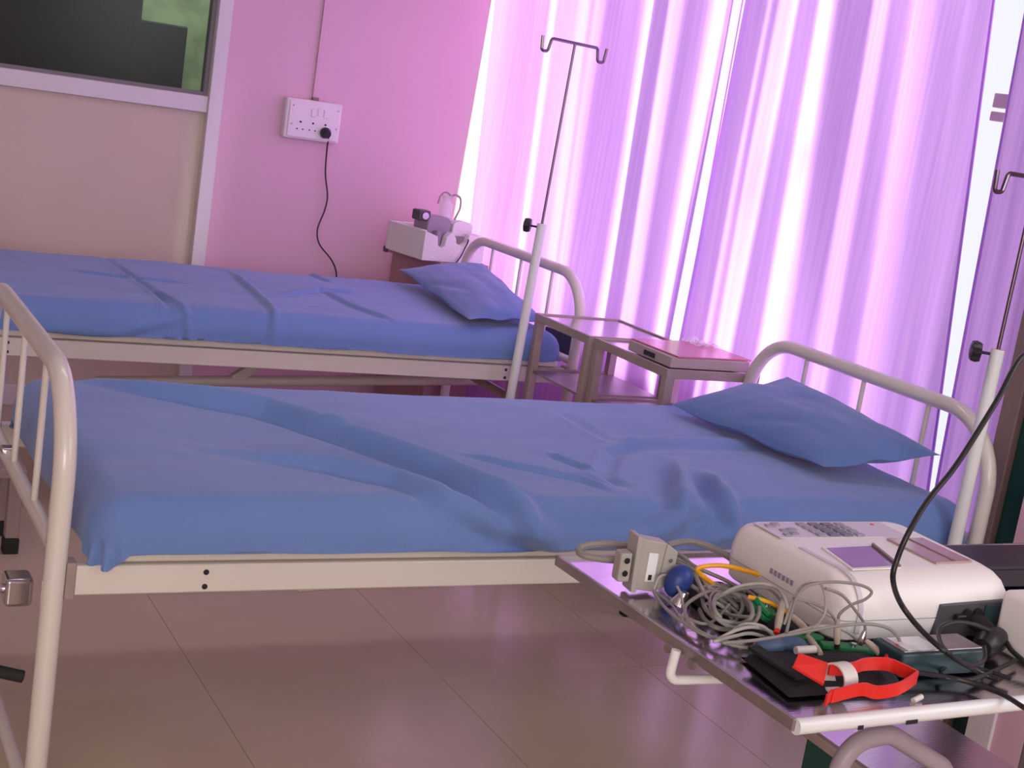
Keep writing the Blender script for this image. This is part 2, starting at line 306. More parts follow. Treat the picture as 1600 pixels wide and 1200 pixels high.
'x8': [(1.152,1.584,0.845), (1.173,1.581,0.849), (1.183,1.564,0.846), (1.142,1.471,0.842), (1.152,1.445,0.836), (1.146,1.411,0.832)],
}

# ---------------------------------------------------------------- the room
YW = 5.60          # pink far wall
XG = 2.84          # window plane
fl = B().span((-3.0, -3.2, -.12), (3.1, YW+.2, -.0012)).build('floor', M['grout'], smooth=False); struct(fl)
tile_me = None
for i in range(-5, 4):
    for j in range(-4, 6):
        x0, y0 = .981+.6*i, 2.42+.6*j
        x1, y1 = min(x0+.6, 2.80), min(y0+.6, YW)
        if x0 >= 2.78: continue
        full = abs(x1-x0-.6) < 1e-4 and abs(y1-y0-.6) < 1e-4
        if full and tile_me:
            o = bpy.data.objects.new('tile', tile_me); COL.objects.link(o); o.parent = fl; o.location = Vector((x0, y0, 0))-fl.location
        else:
            o = B().span((0, 0, -.004), (x1-x0-.0016, y1-y0-.0016, 0)).build('tile', M['tile'], smooth=False)
            off = o.location.copy(); o.parent = fl; o.location = Vector((x0, y0, -.004))+Vector((off.x, off.y, 0))-fl.location
            if full:
                for v in o.data.vertices: v.co += Vector((off.x, off.y, -.004))
                o.location = Vector((x0, y0, 0))-fl.location; tile_me = o.data
# far wall: aluminium partition on the left, pink masonry from the post to the windows
w = B().span((1.585, YW, 0), (3.06, YW+.15, 2.9)).build('wall_far', M['pink'], smooth=False); struct(w)
struct(B().span((-3, -3.2, 2.9), (3.1, YW+2.6, 3.0)).build('ceiling', M['ceiling'], smooth=False))
struct(B().span((-3.1, -3.3, 0), (-3, YW+.2, 2.9)).build('wall_left', M['pink'], smooth=False))
struct(B().span((-3.0, -3.35, 0), (3.1, -3.2, 2.9)).build('wall_back', M['pink'], smooth=False))
struct(B().prism([(1.535, YW-.035), (1.59, YW-.035), (1.59, YW+.06), (1.535, YW+.06)], 0, 2.9).build('trim_1', M['alu'], smooth=False, bevel=.004))
struct(B().span((-3, YW-.02, 1.195), (1.535, YW+.05, 1.258)).build('trim_2', M['alu'], smooth=False, bevel=.003))
struct(B().span((-3, YW+.0, 1.258), (1.535, YW+.045, 1.272)).span((1.518, YW+.0, 1.272), (1.535, YW+.045, 2.9)).build('trim_3', M['glazing_strip'], smooth=False))
struct(B().span((-3, YW+.01, 0), (1.535, YW+.03, 1.195)).build('wall_partition', M['board'], smooth=False))
w1 = struct(B().span((-3, YW+.015, 1.25), (1.52, YW+.021, 2.9)).build('window_1', M['smoked'], smooth=False))
# the dim room seen through the partition glass
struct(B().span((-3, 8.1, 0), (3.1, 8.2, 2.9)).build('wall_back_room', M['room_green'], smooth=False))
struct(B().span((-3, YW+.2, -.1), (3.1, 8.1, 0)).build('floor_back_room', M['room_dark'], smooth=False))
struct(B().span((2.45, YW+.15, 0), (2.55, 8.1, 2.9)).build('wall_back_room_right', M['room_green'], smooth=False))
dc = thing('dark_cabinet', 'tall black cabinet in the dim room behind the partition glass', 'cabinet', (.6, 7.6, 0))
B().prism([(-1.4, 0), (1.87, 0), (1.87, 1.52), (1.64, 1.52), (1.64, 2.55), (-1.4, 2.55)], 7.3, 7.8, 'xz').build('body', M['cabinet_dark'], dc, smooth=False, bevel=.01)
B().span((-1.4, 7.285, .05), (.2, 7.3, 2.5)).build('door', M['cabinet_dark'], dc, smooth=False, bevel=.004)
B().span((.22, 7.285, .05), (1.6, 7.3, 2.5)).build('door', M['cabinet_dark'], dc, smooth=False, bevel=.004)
light('back_room_fill', 'AREA', (2.0, 6.9, 2.6), (2.0, 8.1, 1.3), 14, (.9, 1, .85), .5, .3)  # added without a fixture, to light the green wall behind the glass

# window wall: low sill wall, lintel, frame and panes behind the curtains
struct(B().prism([(2.44, 0), (YW, 0), (YW, .63), (3.60, .63), (3.60, .30), (2.44, .30)], 2.80, 2.92, 'yz').build('wall_right', M['pink'], smooth=False))
struct(B().span((2.80, 2.44, 2.45), (2.92, YW, 2.9)).build('wall_right_lintel', M['pink'], smooth=False))
struct(B().span((2.60, 1.0, 0), (2.92, 2.26, 2.9)).build('wall_right_pier', M['pink'], smooth=False))
struct(B().span((2.80, -3.2, 0), (3.0, 1.0, 2.9)).build('wall_right_rear', M['pink'], smooth=False))
wf = B()
for y in (2.44, 3.21, 4.0, 4.79, YW-.05): wf.span((2.868, y, .30 if y < 3.5 else .63), (2.888, y+.03, 2.45))
wf.span((2.86, 2.44, .30), (2.90, 3.60, .34)).span((2.86, 3.56, .63), (2.90, YW, .67)).span((2.86, 2.44, 2.40), (2.90, YW, 2.45))
w2 = struct(wf.build('window_2', M['alu'], smooth=False, bevel=.003))
for y in (2.49, 3.26, 4.05, 4.84):
    B().span((2.875, y, .34 if y < 3.5 else .67), (2.881, y+.71, 2.40)).build('pane', M['glass'], w2, smooth=False)
B().span((2.882, 2.845, 1.607), (2.91, 2.90, 1.645)).span((2.882, 2.847, 1.572), (2.91, 2.90, 1.597)).build('outdoor_blocks', M['tan_paint'], w2, smooth=False, bevel=.003)  # blocks taken for building parts outdoors; set outside so no shadow marks the curtain
struct(B().span((2.66, 2.385, 0), (2.78, 2.44, 2.9)).build('trim_4', M['brown'], smooth=False, bevel=.004))
struct(B().span((2.68, 2.262, 0), (2.74, 2.385, 2.9)).build('door_1', M['dgreen'], smooth=False, bevel=.003))
struct(B().span((-3, YW-.012, 0), (1.535, YW+.008, .08)).build('baseboard_far', M['alu'], smooth=False, bevel=.002))

# ---------------------------------------------------------------- curtains
SA = [(5.727,.1),(5.293,.1),(5.277,.7),(5.211,.7),(5.178,.1),(5.041,.2),(5.0,.5),(4.929,.5),(4.899,.05),(4.875,.45),(4.811,.45),(4.792,0),(4.625,.05),(4.58,.9),(4.462,1.1),(4.454,-.2),(4.399,-.2),(4.386,.65),(4.292,.6),(4.276,0),(4.196,.1),(4.135,1),(3.965,1.1),(3.954,-.2)]
SB = [(3.925,-.3),(3.876,-.2),(3.87,.7),(3.845,.6),(3.839,.05),(3.822,.1),(3.808,1),(3.683,1),(3.667,.05),(3.597,.05),(3.573,1),(3.476,.95),(3.429,.5),(3.4,-.15),(3.324,-.15),(3.305,.5),(3.242,.45),(3.221,-.15),(3.163,-.15),(3.142,.35),(3.037,.35),(3.017,.05),(2.953,.05),(2.934,.55),(2.805,.6),(2.789,.2),(2.759,.1)]
SC = [(2.66,.5),(2.63,.1),(2.58,.7),(2.54,.5),(2.50,.1),(2.46,.4)]
KX = .9745
def interp(t, x):
    if x >= t[0][0]: return t[0][1]
    for (a, va), (b, vb) in zip(t, t[1:]):
        if b <= x <= a: return va+(vb-va)*(a-x)/(a-b+1e-9)
    return t[-1][1]
def curtain(name, tab, y_hi, y_lo, x0, label, shear_hi=0, shear_lo=0, gain=.62):
    n = max(40, int((y_hi-y_lo)/.006)); m = 44
    ys = [y_hi+(y_lo-y_hi)*i/n for i in range(n+1)]
    lv = [interp(tab, y/KX) for y in ys]
    g = [gain*(l-.42) for l in lv]
    # smooth a little, then integrate the slope into a fold profile with a slow drift removed
    g = [sum(g[max(0, i-1):i+2])/len(g[max(0, i-1):i+2]) for i in range(n+1)]
    X = [0]
    for i in range(n): X.append(X[-1]+g[i]*(ys[i+1]-ys[i]))
    win = int(.60/.006)
    P = [sum(X[max(0, i-win//2):i+win//2+1])/len(X[max(0, i-win//2):i+win//2+1]) for i in range(n+1)]
    X = [max(-.05, min(.055, (a-b))) for a, b in zip(X, P)]
    b = B(); vs = []
    for j in range(m+1):
        z = .03+(2.55-.03)*j/m
        zz = (z-1.3)
        for i in range(n+1):
            u = i/n; wob = .012*math.sin(3.1*u*9+z*1.7)*abs(zz)*.5
            y = ys[i]+zz*(shear_hi*(1-u)+shear_lo*u)+wob*min(1, 6*u*(1-u)*2)
            amp = 1+.12*math.sin(z*2.3+u*7)
            vs.append((x0+X[i]*amp+.004*math.sin(z*2.1+u*17), y, z))
    fs = [(j*(n+1)+i, j*(n+1)+i+1, (j+1)*(n+1)+i+1, (j+1)*(n+1)+i) for j in range(m) for i in range(n)]
    b.add(vs, fs)
    o = b.build(name, M['curtain']); o.data.set_sharp_from_angle(angle=math.radians(180))
    tag(o, label, 'curtain', 'lilac window curtains')
    return o
ca = curtain('curtain', SA, 5.54, 3.868, 2.715, 'widest sheer lilac curtain, hanging between pink wall and first gap', shear_hi=.083)
cb = curtain('curtain', SB, 3.850, 2.737, 2.715, 'sheer lilac curtain panel behind the near bed headboard', shear_hi=-.03, shear_lo=.11)
cc = curtain('curtain', SC, 2.655, 2.452, 2.70, 'narrow sheer lilac curtain at the far right beside the brown frame', shear_hi=.04)
for c_, y, sh in ((ca, 3.868, 0), (cb, 3.848, -.03), (cb, 2.74, .11), (ca, 5.54, .083), (cc, 2.652, .04)):
    pts = [(2.715 if c_ is not cc else 2.70, y+(z-1.3)*sh, z) for z in (.04, .7, 1.3, 1.9, 2.54)]
    b = B()
    vs = []
    for p in pts:
        for dx, dy in ((-.0012, -.004), (.0012, -.004), (.0012, .004), (-.0012, .004)): vs.append((p[0]+dx, p[1]+dy, p[2]))
    b.add(vs, [(4*i+k, 4*i+(k+1) % 4, 4*i+4+(k+1) % 4, 4*i+4+k) for i in range(4) for k in range(4)])
    b.build('side_hem', M['curtain'], c_, smooth=False)
rod = thing('curtain_rod', 'chrome curtain rod carrying the lilac curtains', 'curtain rod', (2.69, 4.0, 2.56))
B().tube([(2.69, 2.3, 2.575), (2.69, 5.58, 2.575)], .012, 12).build('rod', M['chrome'], rod)

# ---------------------------------------------------------------- beds
BW = .96; BL = 2.12
def make_bed():
    t = thing('hospital_bed', 'nearer cream steel hospital bed with bowed ends, foreground', 'bed', (.48, 2.37, 0), 'hospital beds')
    def P(x, y, z): return (.48+x, 2.37+y, z)
    for k, x in enumerate((0, BL)):
        fr = thing_part('head_frame' if k else 'foot_frame', t)
        path = round_path([P(x, 0, .03), P(x, 0, .875), P(x, BW, .875), P(x, BW, .03)], [.17, .17], 10)
        B().tube(path, .0190, 14).build('hoop_tube', M['ivory'], fr, root=t)
        B().tube([P(x, .01, .583), P(x, BW-.01, .583)], .014, 12).build('crossbar', M['ivory'], fr, root=t)
        B().tube([P(x, .01, .10), P(x, BW-.01, .10)], .013, 12).build('crossbar', M['ivory'], fr, root=t)
        for y in (.24, .485, .725):
            B().tube([P(x, y, .583), P(x, y, .87)], .0065, 10).build('spindle', M['ivory'], fr, root=t)
        for y in (0, BW):
            B().tube([P(x, y, 0), P(x, y, .05)], .023, 14).build('rubber_foot', M['rubber'], fr, root=t)
    for s, y in ((-1, .005), (1, .905)):
        r = B().span(P(.025, y-.014, .506), P(BL-.025, y+.014, .560)).build('side_rail', M['cream'], t, smooth=False, bevel=.004)
        b = B()
        for x in (.26, .26, 1.86, 1.86):
            pass
        for x in (.259, 1.86):
            for z in (.545, .518):
                yy = y+s*.0145
                B().tube([P(x, yy-.001, z), P(x, yy+.001, z)], .0052, 12).build('bolt_hole', M['black'], r, root=t, smooth=False)
        B().span(P(.017, y-.018, .500), P(.034, y+.018, .566)).build('end_bracket', M['tan_paint'], t, smooth=False, bevel=.003)
        B().span(P(BL-.034, y-.018, .500), P(BL-.017, y+.018, .566)).build('end_bracket', M['tan_paint'], t, smooth=False, bevel=.003)
        B().span(P(.06, y-s*.004-.012, .561), P(BL-.06, y-s*.004+.012, .588)).build('deck_edge', M['cream'], t, smooth=False, bevel=.009, seg=3)
    B().span(P(.06, .03, .566), P(BL-.06, .88, .580)).build('deck_panel', M['cream'], t, smooth=False)
    # backrest mechanism under the deck
    B().tube([P(.62, .48, .325), P(2.03, .48, .395)], .018, 10).build('under_tube', M['cream'], t)
    B().box(P(1.18, .48, .425), (.25, .03, .035), ry=-.62).build('brace', M['cream'], t, smooth=False, bevel=.003)
    B().box(P(1.65, .48, .475), (.10, .035, .07)).build('brace', M['tan_paint'], t, smooth=False, bevel=.003)
    B().tube([P(1.96, .06, .42), P(1.96, .86, .42)], .016, 10).build('under_tube', M['tan_paint'], t)
    B().span(P(1.9, .02, .42), P(1.94, .05, .51)).build('brace', M['tan_paint'], t, smooth=False, bevel=.003)
    # cranks at the foot
    for y, z in ((.13, .468), (.62, .468)):
        c = B().span(P(-.060, y-.028, z-.026), P(-.012, y+.028, z+.026)).build('crank_socket', M['chrome'], t, bevel=.008, seg=3)
        B().tube([P(-.075, y, z), P(-.055, y, z)], .009, 10).build('crank_shaft', M['chrome'], c, root=t)
        a_ = B().tube(round_path([P(-.07, y, z), P(-.12, y, z), P(-.12, y, .33), P(-.10, y, .325)], [.02, .012], 5), .006, 8).build('crank_arm', M['chrome'], t)
        B().tube([P(-.125, y, .331), P(-.012, y, .298)], .0115, 12).build('crank_grip', M['rubber'], a_, root=t)
    b = B().box(P(.0, .57, .595), (.03, .03, .012)).build('chrome_clip', M['chrome'], t, bevel=.004)
    return t
def thing_part(name, parent):
    o = bpy.data.objects.new(name, None); COL.objects.link(o); o.parent = parent; o.empty_display_size = .05
    return o
bed = make_bed()
bed2 = dup(bed, (.40, 4.205, 0), 'farther cream steel hospital bed, standing along the pink wall')

def polydist(p, pl):
    best = 1e9; bs = 0; n = len(pl)-1; side = 0
    for i in range(n):
        ax, ay = pl[i]; bx, by = pl[i+1]; dx, dy = bx-ax, by-ay
        L2 = dx*dx+dy*dy; t = max(0, min(1, ((p[0]-ax)*dx+(p[1]-ay)*dy)/L2))
        ex, ey = p[0]-ax-t*dx, p[1]-ay-t*dy; d = ex*ex+ey*ey
        if d < best: best = d; bs = (i+t)/n; side = 1 if dx*ey-dy*ex > 0 else -1
    return math.sqrt(best), bs, side
def sheet(name, x0, y0, lx, ly, ztop, h, ridges, label, nx, ny, seed, hem_lift=0, droop=0):
    r = .07; vs = []
    H = h
    rg = []
    for pl, A, wd in ridges:
        q = [(p[0], p[1]) for p in pl]
        rg.append((q, A, wd, min(a[0] for a in q)-3*wd, max(a[0] for a in q)+3*wd, min(a[1] for a in q)-3*wd, max(a[1] for a in q)+3*wd))
    for i in range(nx+1):
        for j in range(ny+1):
            a = -H+(lx+2*H)*i/nx; b = -H+(ly+2*H)*j/ny
            qx = max(r, min(lx-r, a)); qy = max(r, min(ly-r, b)); dx, dy = a-qx, b-qy; d = math.hypot(dx, dy)
            wx, wy = x0+a, y0+b
            D = 0
            for q, A, wd, xa, xb, ya, yb in rg:
                if xa < wx < xb and ya < wy < yb:
                    dd, t, sd = polydist((wx, wy), q)
                    fade = min(1, 5*t+.15)*min(1, 5*(1-t)+.15)
                    D += A*fade*(math.exp(-(dd/wd)**2)-.55*math.exp(-((dd-wd*1.5)/(wd*.8))**2)*(1 if sd < 0 else .25))
            nz = noise.noise(Vector((wx*2.3, wy*2.3, seed)))*.004+noise.noise(Vector((wx*6, wy*9, seed+5)))*.0030+noise.noise(Vector((wx*18, wy*22, seed+9)))*.0008
            D += nz
            if d < 1e-9: pos = Vector((qx, qy, 0)); n = Vector((0, 0, 1))
            else:
                ux, uy = dx/d, dy/d
                if d < r*PI/2:
                    th = d/r; pos = Vector((qx+ux*r*math.sin(th), qy+uy*r*math.sin(th), -r*(1-math.cos(th)))); n = Vector((ux*math.sin(th), uy*math.sin(th), math.cos(th)))
                else:
                    dn = d-r*PI/2; corner = min(abs(dx), abs(dy))/d
                    lim = H-r*(PI/2-1)
                    zz = -r-dn
                    zlo = -(H-.022)-(droop*min(1, corner*2.2) if droop else 0)
                    zz = max(zz, zlo+.006*noise.noise(Vector((wx*6, wy*6, seed))))
                    pos = Vector((qx+ux*r, qy+uy*r, zz)); n = Vector((ux, uy, 0))
                    ripple = corner*.02*math.sin(math.atan2(uy, ux)*14)*min(1, dn/.05)
                    D += ripple
                    D = D*.8
            pos += n*D
            vs.append((x0+pos.x, y0+pos.y, ztop+pos.z))
    fs = [(i*(ny+1)+j, (i+1)*(ny+1)+j, (i+1)*(ny+1)+j+1, i*(ny+1)+j+1) for i in range(nx) for j in range(ny)]
    o = B().add(vs, fs).build(name, M['sheet']); o.data.set_sharp_from_angle(angle=math.radians(180))
    return tag(o, label, 'bed sheet', 'blue fitted bed sheets')
def PP(k): return PATHS[k]
def fold(k): # ridge points that run over the near edge continue down the hanging side
    return [p_ if p_[1] > 2.375 else (p_[0]*2.365/p_[1], 2.375-(2.375-p_[1])*.4, p_[2]) for p_ in PATHS[k]]
nr = [(fold('nr0'), .032, .029), (fold('nr1'), .022, .026), (fold('nr2'), .024, .026), (fold('nr3'), .026, .024), (fold('nr4'), .009, .011), (fold('nr5'), .009, .010),
      (fold('nr6'), .011, .035), (fold('nr7'), -.011, .02), (fold('nr8'), .008, .012), (fold('nr9'), -.005, .02)]
sheet('bed_sheet', .525, 2.335, 2.04, .93, .682, .118, nr, 'deeply wrinkled blue sheet over the nearer bed mattress', 380, 170, 3.3, droop=.03)
fr = [(PP('fr%d' % i), (.010, -.009, .010, .014, .007, .010, .007, .008, .008)[i], (.013, .013, .014, .016, .016, .013, .015, .011, .012)[i]) for i in range(9)]
sheet('bed_sheet', .45, 4.17, 2.02, .93, .682, .118, fr, 'lightly creased blue sheet over the farther bed mattress by the wall', 300, 130, 8.1)

def pillow(name, c, hh, label, seed):
    # c: corners foot/near, head/near, head/far, foot/far
    c = [Vector(p_) for p_ in c]; n, m = 56, 64
    N = ((c[1]-c[0]).cross(c[3]-c[0])).normalized(); ctr = sum(c, Vector())/4
    vs = []; fs = []
    for side in (1, -1):
        k0 = len(vs)
        for i in range(n+1):
            for j in range(m+1):
                u = -1+2*i/n; v = -1+2*j/m
                e = max(0, (1-abs(u)**2.4))*max(0, (1-abs(v)**2.8))
                pu = u*(1-.05*(1-v*v)*abs(u)**2); pv = v*(1-.045*(1-u*u)*abs(v)**2)
                a, d = (pu+1)/2, (pv+1)/2
                P = c[0]*(1-a)*(1-d)+c[1]*a*(1-d)+c[2]*a*d+c[3]*(1-a)*d
                z = side*hh*(e**.6)*(1 if side > 0 else .7)
                edge = max(abs(u), abs(v))**8; ang = math.atan2(v, u)
                z += (noise.noise(Vector((u*1.6, v*1.6, seed)))*.010+noise.noise(Vector((u*4, v*4, seed+3)))*.003)*min(1, e*4)
                z += .004*edge*math.sin(ang*8+seed)
                if side > 0:
                    z -= .005*math.exp(-((u*.8+v*.35+.62+.12*math.sin(v*4))/.10)**2)*max(0, 1-(v-.1)**2*1.2)*min(1, e*4)
                vs.append(P+N*z)
        fs += [(k0+i*(m+1)+j, k0+(i+1)*(m+1)+j, k0+(i+1)*(m+1)+j+1, k0+i*(m+1)+j+1) for i in range(n) for j in range(m)]
    o = B().add(vs, fs).build(name, M['pillow']); o.data.set_sharp_from_angle(angle=math.radians(180))
    return tag(o, label, 'pillow', 'blue pillows')
pillow('pillow', [(2.235, 2.525, .712), (2.53, 2.465, .765), (2.51, 3.055, .812), (2.185, 3.115, .706)], .052, 'plump blue pillow leaning on the nearer bed headboard', 2.2)
pillow('pillow', [(2.085, 4.17, .712), (2.40, 4.235, .712), (2.48, 4.92, .80), (2.195, 5.06, .73)], .045, 'blue pillow at the head of the farther bed beside the foam packing', 6.1)

# ---------------------------------------------------------------- drip stands
def iv_pole(x, y, ztube, zhook, label, reach, tilt=0):
    t = thing('drip_stand', label, 'drip stand', (x, y, 0), 'drip stands')
    B().tube([(x, y, .02), (x, y, ztube)], .0155, 16).build('outer_tube', M['white_tube'], t)
    B().tube([(x, y, 0), (x, y, .03)], .02, 14).build('rubber_foot', M['rubber'], t)
    B().tube([(x, y, ztube-.1), (x, y, zhook)], .0045, 10).build('inner_rod', M['dark_chrome'], t)
    h = B()
    for s in (1, -1):
        h.tube(round_path([(x, y, zhook), (x+s*(reach-.03), y, zhook), (x+s*(reach-.022), y, zhook-.042), (x+s*reach, y, zhook-.042), (x+s*(reach+.004), y, zhook+.004)], [.008, .009, .009], 5), .0052, 8)
    h.build('hook_bar', M['dark_chrome'], t)
    kz = ztube-.013; u = Vector((-.80, .60, 0)) if reach < .2 else Vector((-.8, .6, 0))
    c = Vector((x, y, kz))
    kn = B().tube([c+u*.012, c+u*.038], .0035, 8).build('knob_screw', M['black'], t)
    b = B(); n = 36; vs = []
    w_ = Vector((0, 0, 1)); s_ = u.cross(w_)
    prof = [(.034, .010), (.036, .02), (.046, .023), (.056, .021), (.060, .010)]
    for d, r in prof:
        for k in range(n):
            a = 2*PI*k/n; rr = r*(1+.14*math.cos(6*a))
            vs.append(c+u*d+s_*rr*math.cos(a)+w_*rr*math.sin(a))
    fs = [(i*n+k, i*n+(k+1) % n, (i+1)*n+(k+1) % n, (i+1)*n+k) for i in range(4) for k in range(n)]+[tuple(range(n)), tuple(range(4*n, 5*n))]
    b.add(vs, fs).build('star_knob', M['black'], kn, root=t)
    return t
iv_pole(2.245, 4.132, 1.052, 1.634, 'white drip stand with chrome double hook at the farther bed, left of bedside tables', .115).rotation_euler = (0, math.radians(1.6), 0)
iv_pole(2.462, 2.302, 1.062, 1.445, 'white drip stand at the near bed headboard, right edge of the photo', .115)

# ---------------------------------------------------------------- bedside tables
def table(x0, y0, x1, y1, z, label):
    t = thing('bedside_table', label, 'table', ((x0+x1)/2, (y0+y1)/2, 0), 'steel bedside tables')
    B().span((x0+.004, y0+.004, z-.008), (x1-.004, y1-.004, z-.003)).build('table_top', M['steel'], t, smooth=False)
    r = B()
    for a, b in (((x0, y0), (x1, y0+.012)), ((x0, y1-.012), (x1, y1)), ((x0, y0+.0122), (x0+.012, y1-.0122)), ((x1-.012, y0+.0122), (x1, y1-.0122))):
        r.span((a[0], a[1], z-.025), (b[0], b[1], z+.002))
    r.build('rim', M['tan_paint'], t, smooth=False, bevel=.002)
    for x in (x0+.014, x1-.014):
        for y in (y0+.014, y1-.014):
            l = B().box((x, y, (z-.02+.03)/2), (.027, .027, z-.052)).build('leg', M['tan_paint'], t, smooth=False, bevel=.002)
            B().box((x, y, .016), (.03, .03, .032)).build('rubber_foot', M['rubber'], l, root=t, smooth=False, bevel=.003)
    B().span((x0+.01, y0+.01, .555), (x1-.01, y1-.01, .562)).build('shelf', M['steel_dull'], t, smooth=False)
    B().span((x0+.01, y0+.01, .20), (x1-.01, y1-.01, .207)).build('shelf', M['steel_dull'], t, smooth=False)
    for zz in (.548, .193):
        for y in (y0+.012, y1-.012): B().span((x0+.02, y-.006, zz), (x1-.02, y+.006, zz+.02)).build('shelf_rail', M['tan_paint'], t, smooth=False)
    return t
table(2.325, 3.354, 2.655, 3.775, .752, 'steel bedside table nearer the camera, carrying the red folder')
table(2.315, 3.79, 2.645, 4.155, .752, 'empty steel bedside table beside the farther bed')
bx = thing('flat_box', 'flat mauve cardboard box on the nearer bedside table', 'box', (2.48, 3.5, .754))
B().span((2.345, 3.375, .754), (2.625, 3.61, .785)).build('carton', M['paper'], bx, smooth=False, bevel=.003)
B().span((2.343, 3.46, .762), (2.345, 3.52, .776)).build('finger_hole', M['black'], bx, smooth=False)
fd = thing('red_folder', 'thin red plastic folder lying on the flat box', 'folder', (2.49, 3.5, .786))
B().box((2.495, 3.50, .788), (.27, .24, .004), rz=.05).build('cover', M['folder_red'], fd, smooth=False)
b = B(); n = 9; vs = []
for i in range(n):
    for j in range(n):
        vs.append((2.54+.08*i/(n-1), 3.53+.10*j/(n-1), .792+.022*abs(noise.noise(Vector((i*.9, j*.9, 4))))))
b.add(vs, [(i*n+j, (i+1)*n+j, (i+1)*n+j+1, i*n+j+1) for i in range(n-1) for j in range(n-1)])
tag(b.build('plastic_wrapper', M['clear'], smooth=False), 'small crumpled clear plastic wrapper on the red folder', 'wrapper')
sl = thing('chart_folder', 'dark slate chart folder hanging at the farther bed head', 'folder', (2.56, 4.39, .57))
B().box((2.555, 4.39, .612), (.008, .24, .085), rx=-.03).build('cover', M['slate'], sl, smooth=False, bevel=.002)
B().box((2.549, 4.39, .665), (.012, .06, .03)).build('clip', M['slate'], sl, smooth=False, bevel=.002)

# ---------------------------------------------------------------- locker, foam packing, suction unit
lk = thing('bedside_locker', 'mauve brown bedside locker in the corner by the pink wall', 'locker', (2.5, 5.34, 0))
pl = [(2.325, 5.50), (2.43, 5.19), (2.66, 5.22), (2.655, 5.50)]
B().prism([(p[0], p[1]) for p in [(2.345, 5.49), (2.44, 5.205), (2.65, 5.23), (2.645, 5.49)]], .05, .735).build('body', M['wood'], lk, smooth=False, bevel=.004)
B().prism(pl, .735, .752).build('top', M['wood'], lk, smooth=False, bevel=.003)
B().box((2.322, 5.505, .746), (.02, .02, .025)).build('corner_bracket', M['dark_grey'], lk, smooth=False, bevel=.003)
for x, y in ((2.37, 5.47), (2.45, 5.23), (2.63, 5.25), (2.63, 5.47)): B().tube([(x, y, 0), (x, y, .05)], .015, 10).build('foot', M['rubber'], lk)
fm = thing('foam_packing', 'white polystyrene packing block with cut-outs on the corner locker', 'packing', (2.46, 5.3, .752))
# front wall with a deep U slot, side wall, back wall with a raised hump, floor
fr_ = [(0, 0), (.245, 0), (.245, .115), (.175, .118), (.172, .085), (.150, .068), (.128, .080), (.125, .10), (.104, .122), (.086, .10), (.083, .065), (.070, .055), (.056, .065), (.052, .10), (0, .118)]
def fpt(u, w, z): # local frame of the block, turned a little from the wall
    a = math.radians(4); u = u*1.14; return (2.352+u*math.cos(a)-w*.2, 5.205+u*math.sin(a)+w, .752+z)
def fprism(prof, w0, w1):
    n = len(prof); vs = [fpt(p[0], w0, p[1]) for p in prof]+[fpt(p[0], w1, p[1]) for p in prof]
    return B().add(vs, [tuple(range(n))[::-1], tuple(range(n, 2*n))]+[(i, (i+1) % n, n+(i+1) % n, n+i) for i in range(n)])
fprism(fr_, 0, .03).build('front_wall', M['foam'], fm, smooth=False, bevel=.003)
fprism([(0, 0), (.025, 0), (.025, .118), (0, .118)], .031, .235).build('side_wall', M['foam'], fm, smooth=False, bevel=.003)
fprism([(.22, 0), (.245, 0), (.245, .115), (.22, .115)], .031, .235).build('side_wall', M['foam'], fm, smooth=False, bevel=.003)
fprism([(.0, 0), (.245, 0), (.245, .118), (.22, .15), (.16, .155), (.13, .118), (0, .118)], .236, .262).build('back_wall', M['foam'], fm, smooth=False, bevel=.004)
fprism([(.026, 0), (.219, 0), (.219, .05), (.026, .05)], .031, .235).build('base', M['foam'], fm, smooth=False)
fprism([(.135, .10), (.215, .10), (.218, .15), (.20, .162), (.15, .162), (.137, .15)], .05, .12).build('inner_block', M['foam'], fm, smooth=False, bevel=.005)
su = thing('suction_unit', 'small grey suction machine sitting inside the white foam packing', 'medical device', (2.44, 5.3, .81))
fprism([(.035, .055), (.125, .055), (.128, .16), (.115, .172), (.045, .172), (.035, .16)], .05, .15).build('body', M['unit'], su, bevel=.006)
fprism([(.058, .06), (.078, .06), (.078, .12), (.058, .12)], .02, .05).build('front_rib', M['unit'], su, bevel=.004)
fprism([(-.0, .150), (.045, .150), (.045, .192), (.0, .192)], .055, .11).build('gauge_block', M['dark_grey'], su, bevel=.006)
p = Vector(fpt(.022, .054, .171)); B().tube([p, p+Vector((0, -.006, 0))], .014, 20).build('gauge_dial', M['chrome'], su)
p = fpt(.125, .10, .15)
jr = thing('suction_jar', 'clear plastic jar with tubing on the suction machine', 'jar', p)
b = B(); n = 24; prof = [(0, .022), (.004, .026), (.06, .028), (.075, .026), (.085, .018), (.10, .016)]
vs = [(p[0]+r*math.cos(2*PI*k/n), p[1]+r*math.sin(2*PI*k/n), p[2]+h_) for h_, r in prof for k in range(n)]
b.add(vs, [(i*n+k, i*n+(k+1) % n, (i+1)*n+(k+1) % n, (i+1)*n+k) for i in range(5) for k in range(n)]+[tuple(range(n)), tuple(range(5*n, 6*n))]).build('jar_body', M['clear'], jr)
B().tube([(p[0], p[1], p[2]+.098), (p[0], p[1], p[2]+.108)], .02, 20).build('lid', M['clear'], jr)
q = Vector(p)
B().tube(curve([q+Vector((-.035, 0, .07)), q+Vector((-.03, 0, .10)), q+Vector((-.012, 0, .118)), q+Vector((.012, 0, .112)), q+Vector((.014, 0, .09))]), .004, 8).build('hose', M['tan_paint'], jr)
B().tube(curve([q+Vector((.016, 0, .10)), q+Vector((.035, 0, .112)), q+Vector((.06, 0, .10)), q+Vector((.064, 0, .06)), q+Vector((.05, 0, .02)), q+Vector((.045, 0, -.01))]), .005, 8).build('hose', M['tan_paint'], jr)
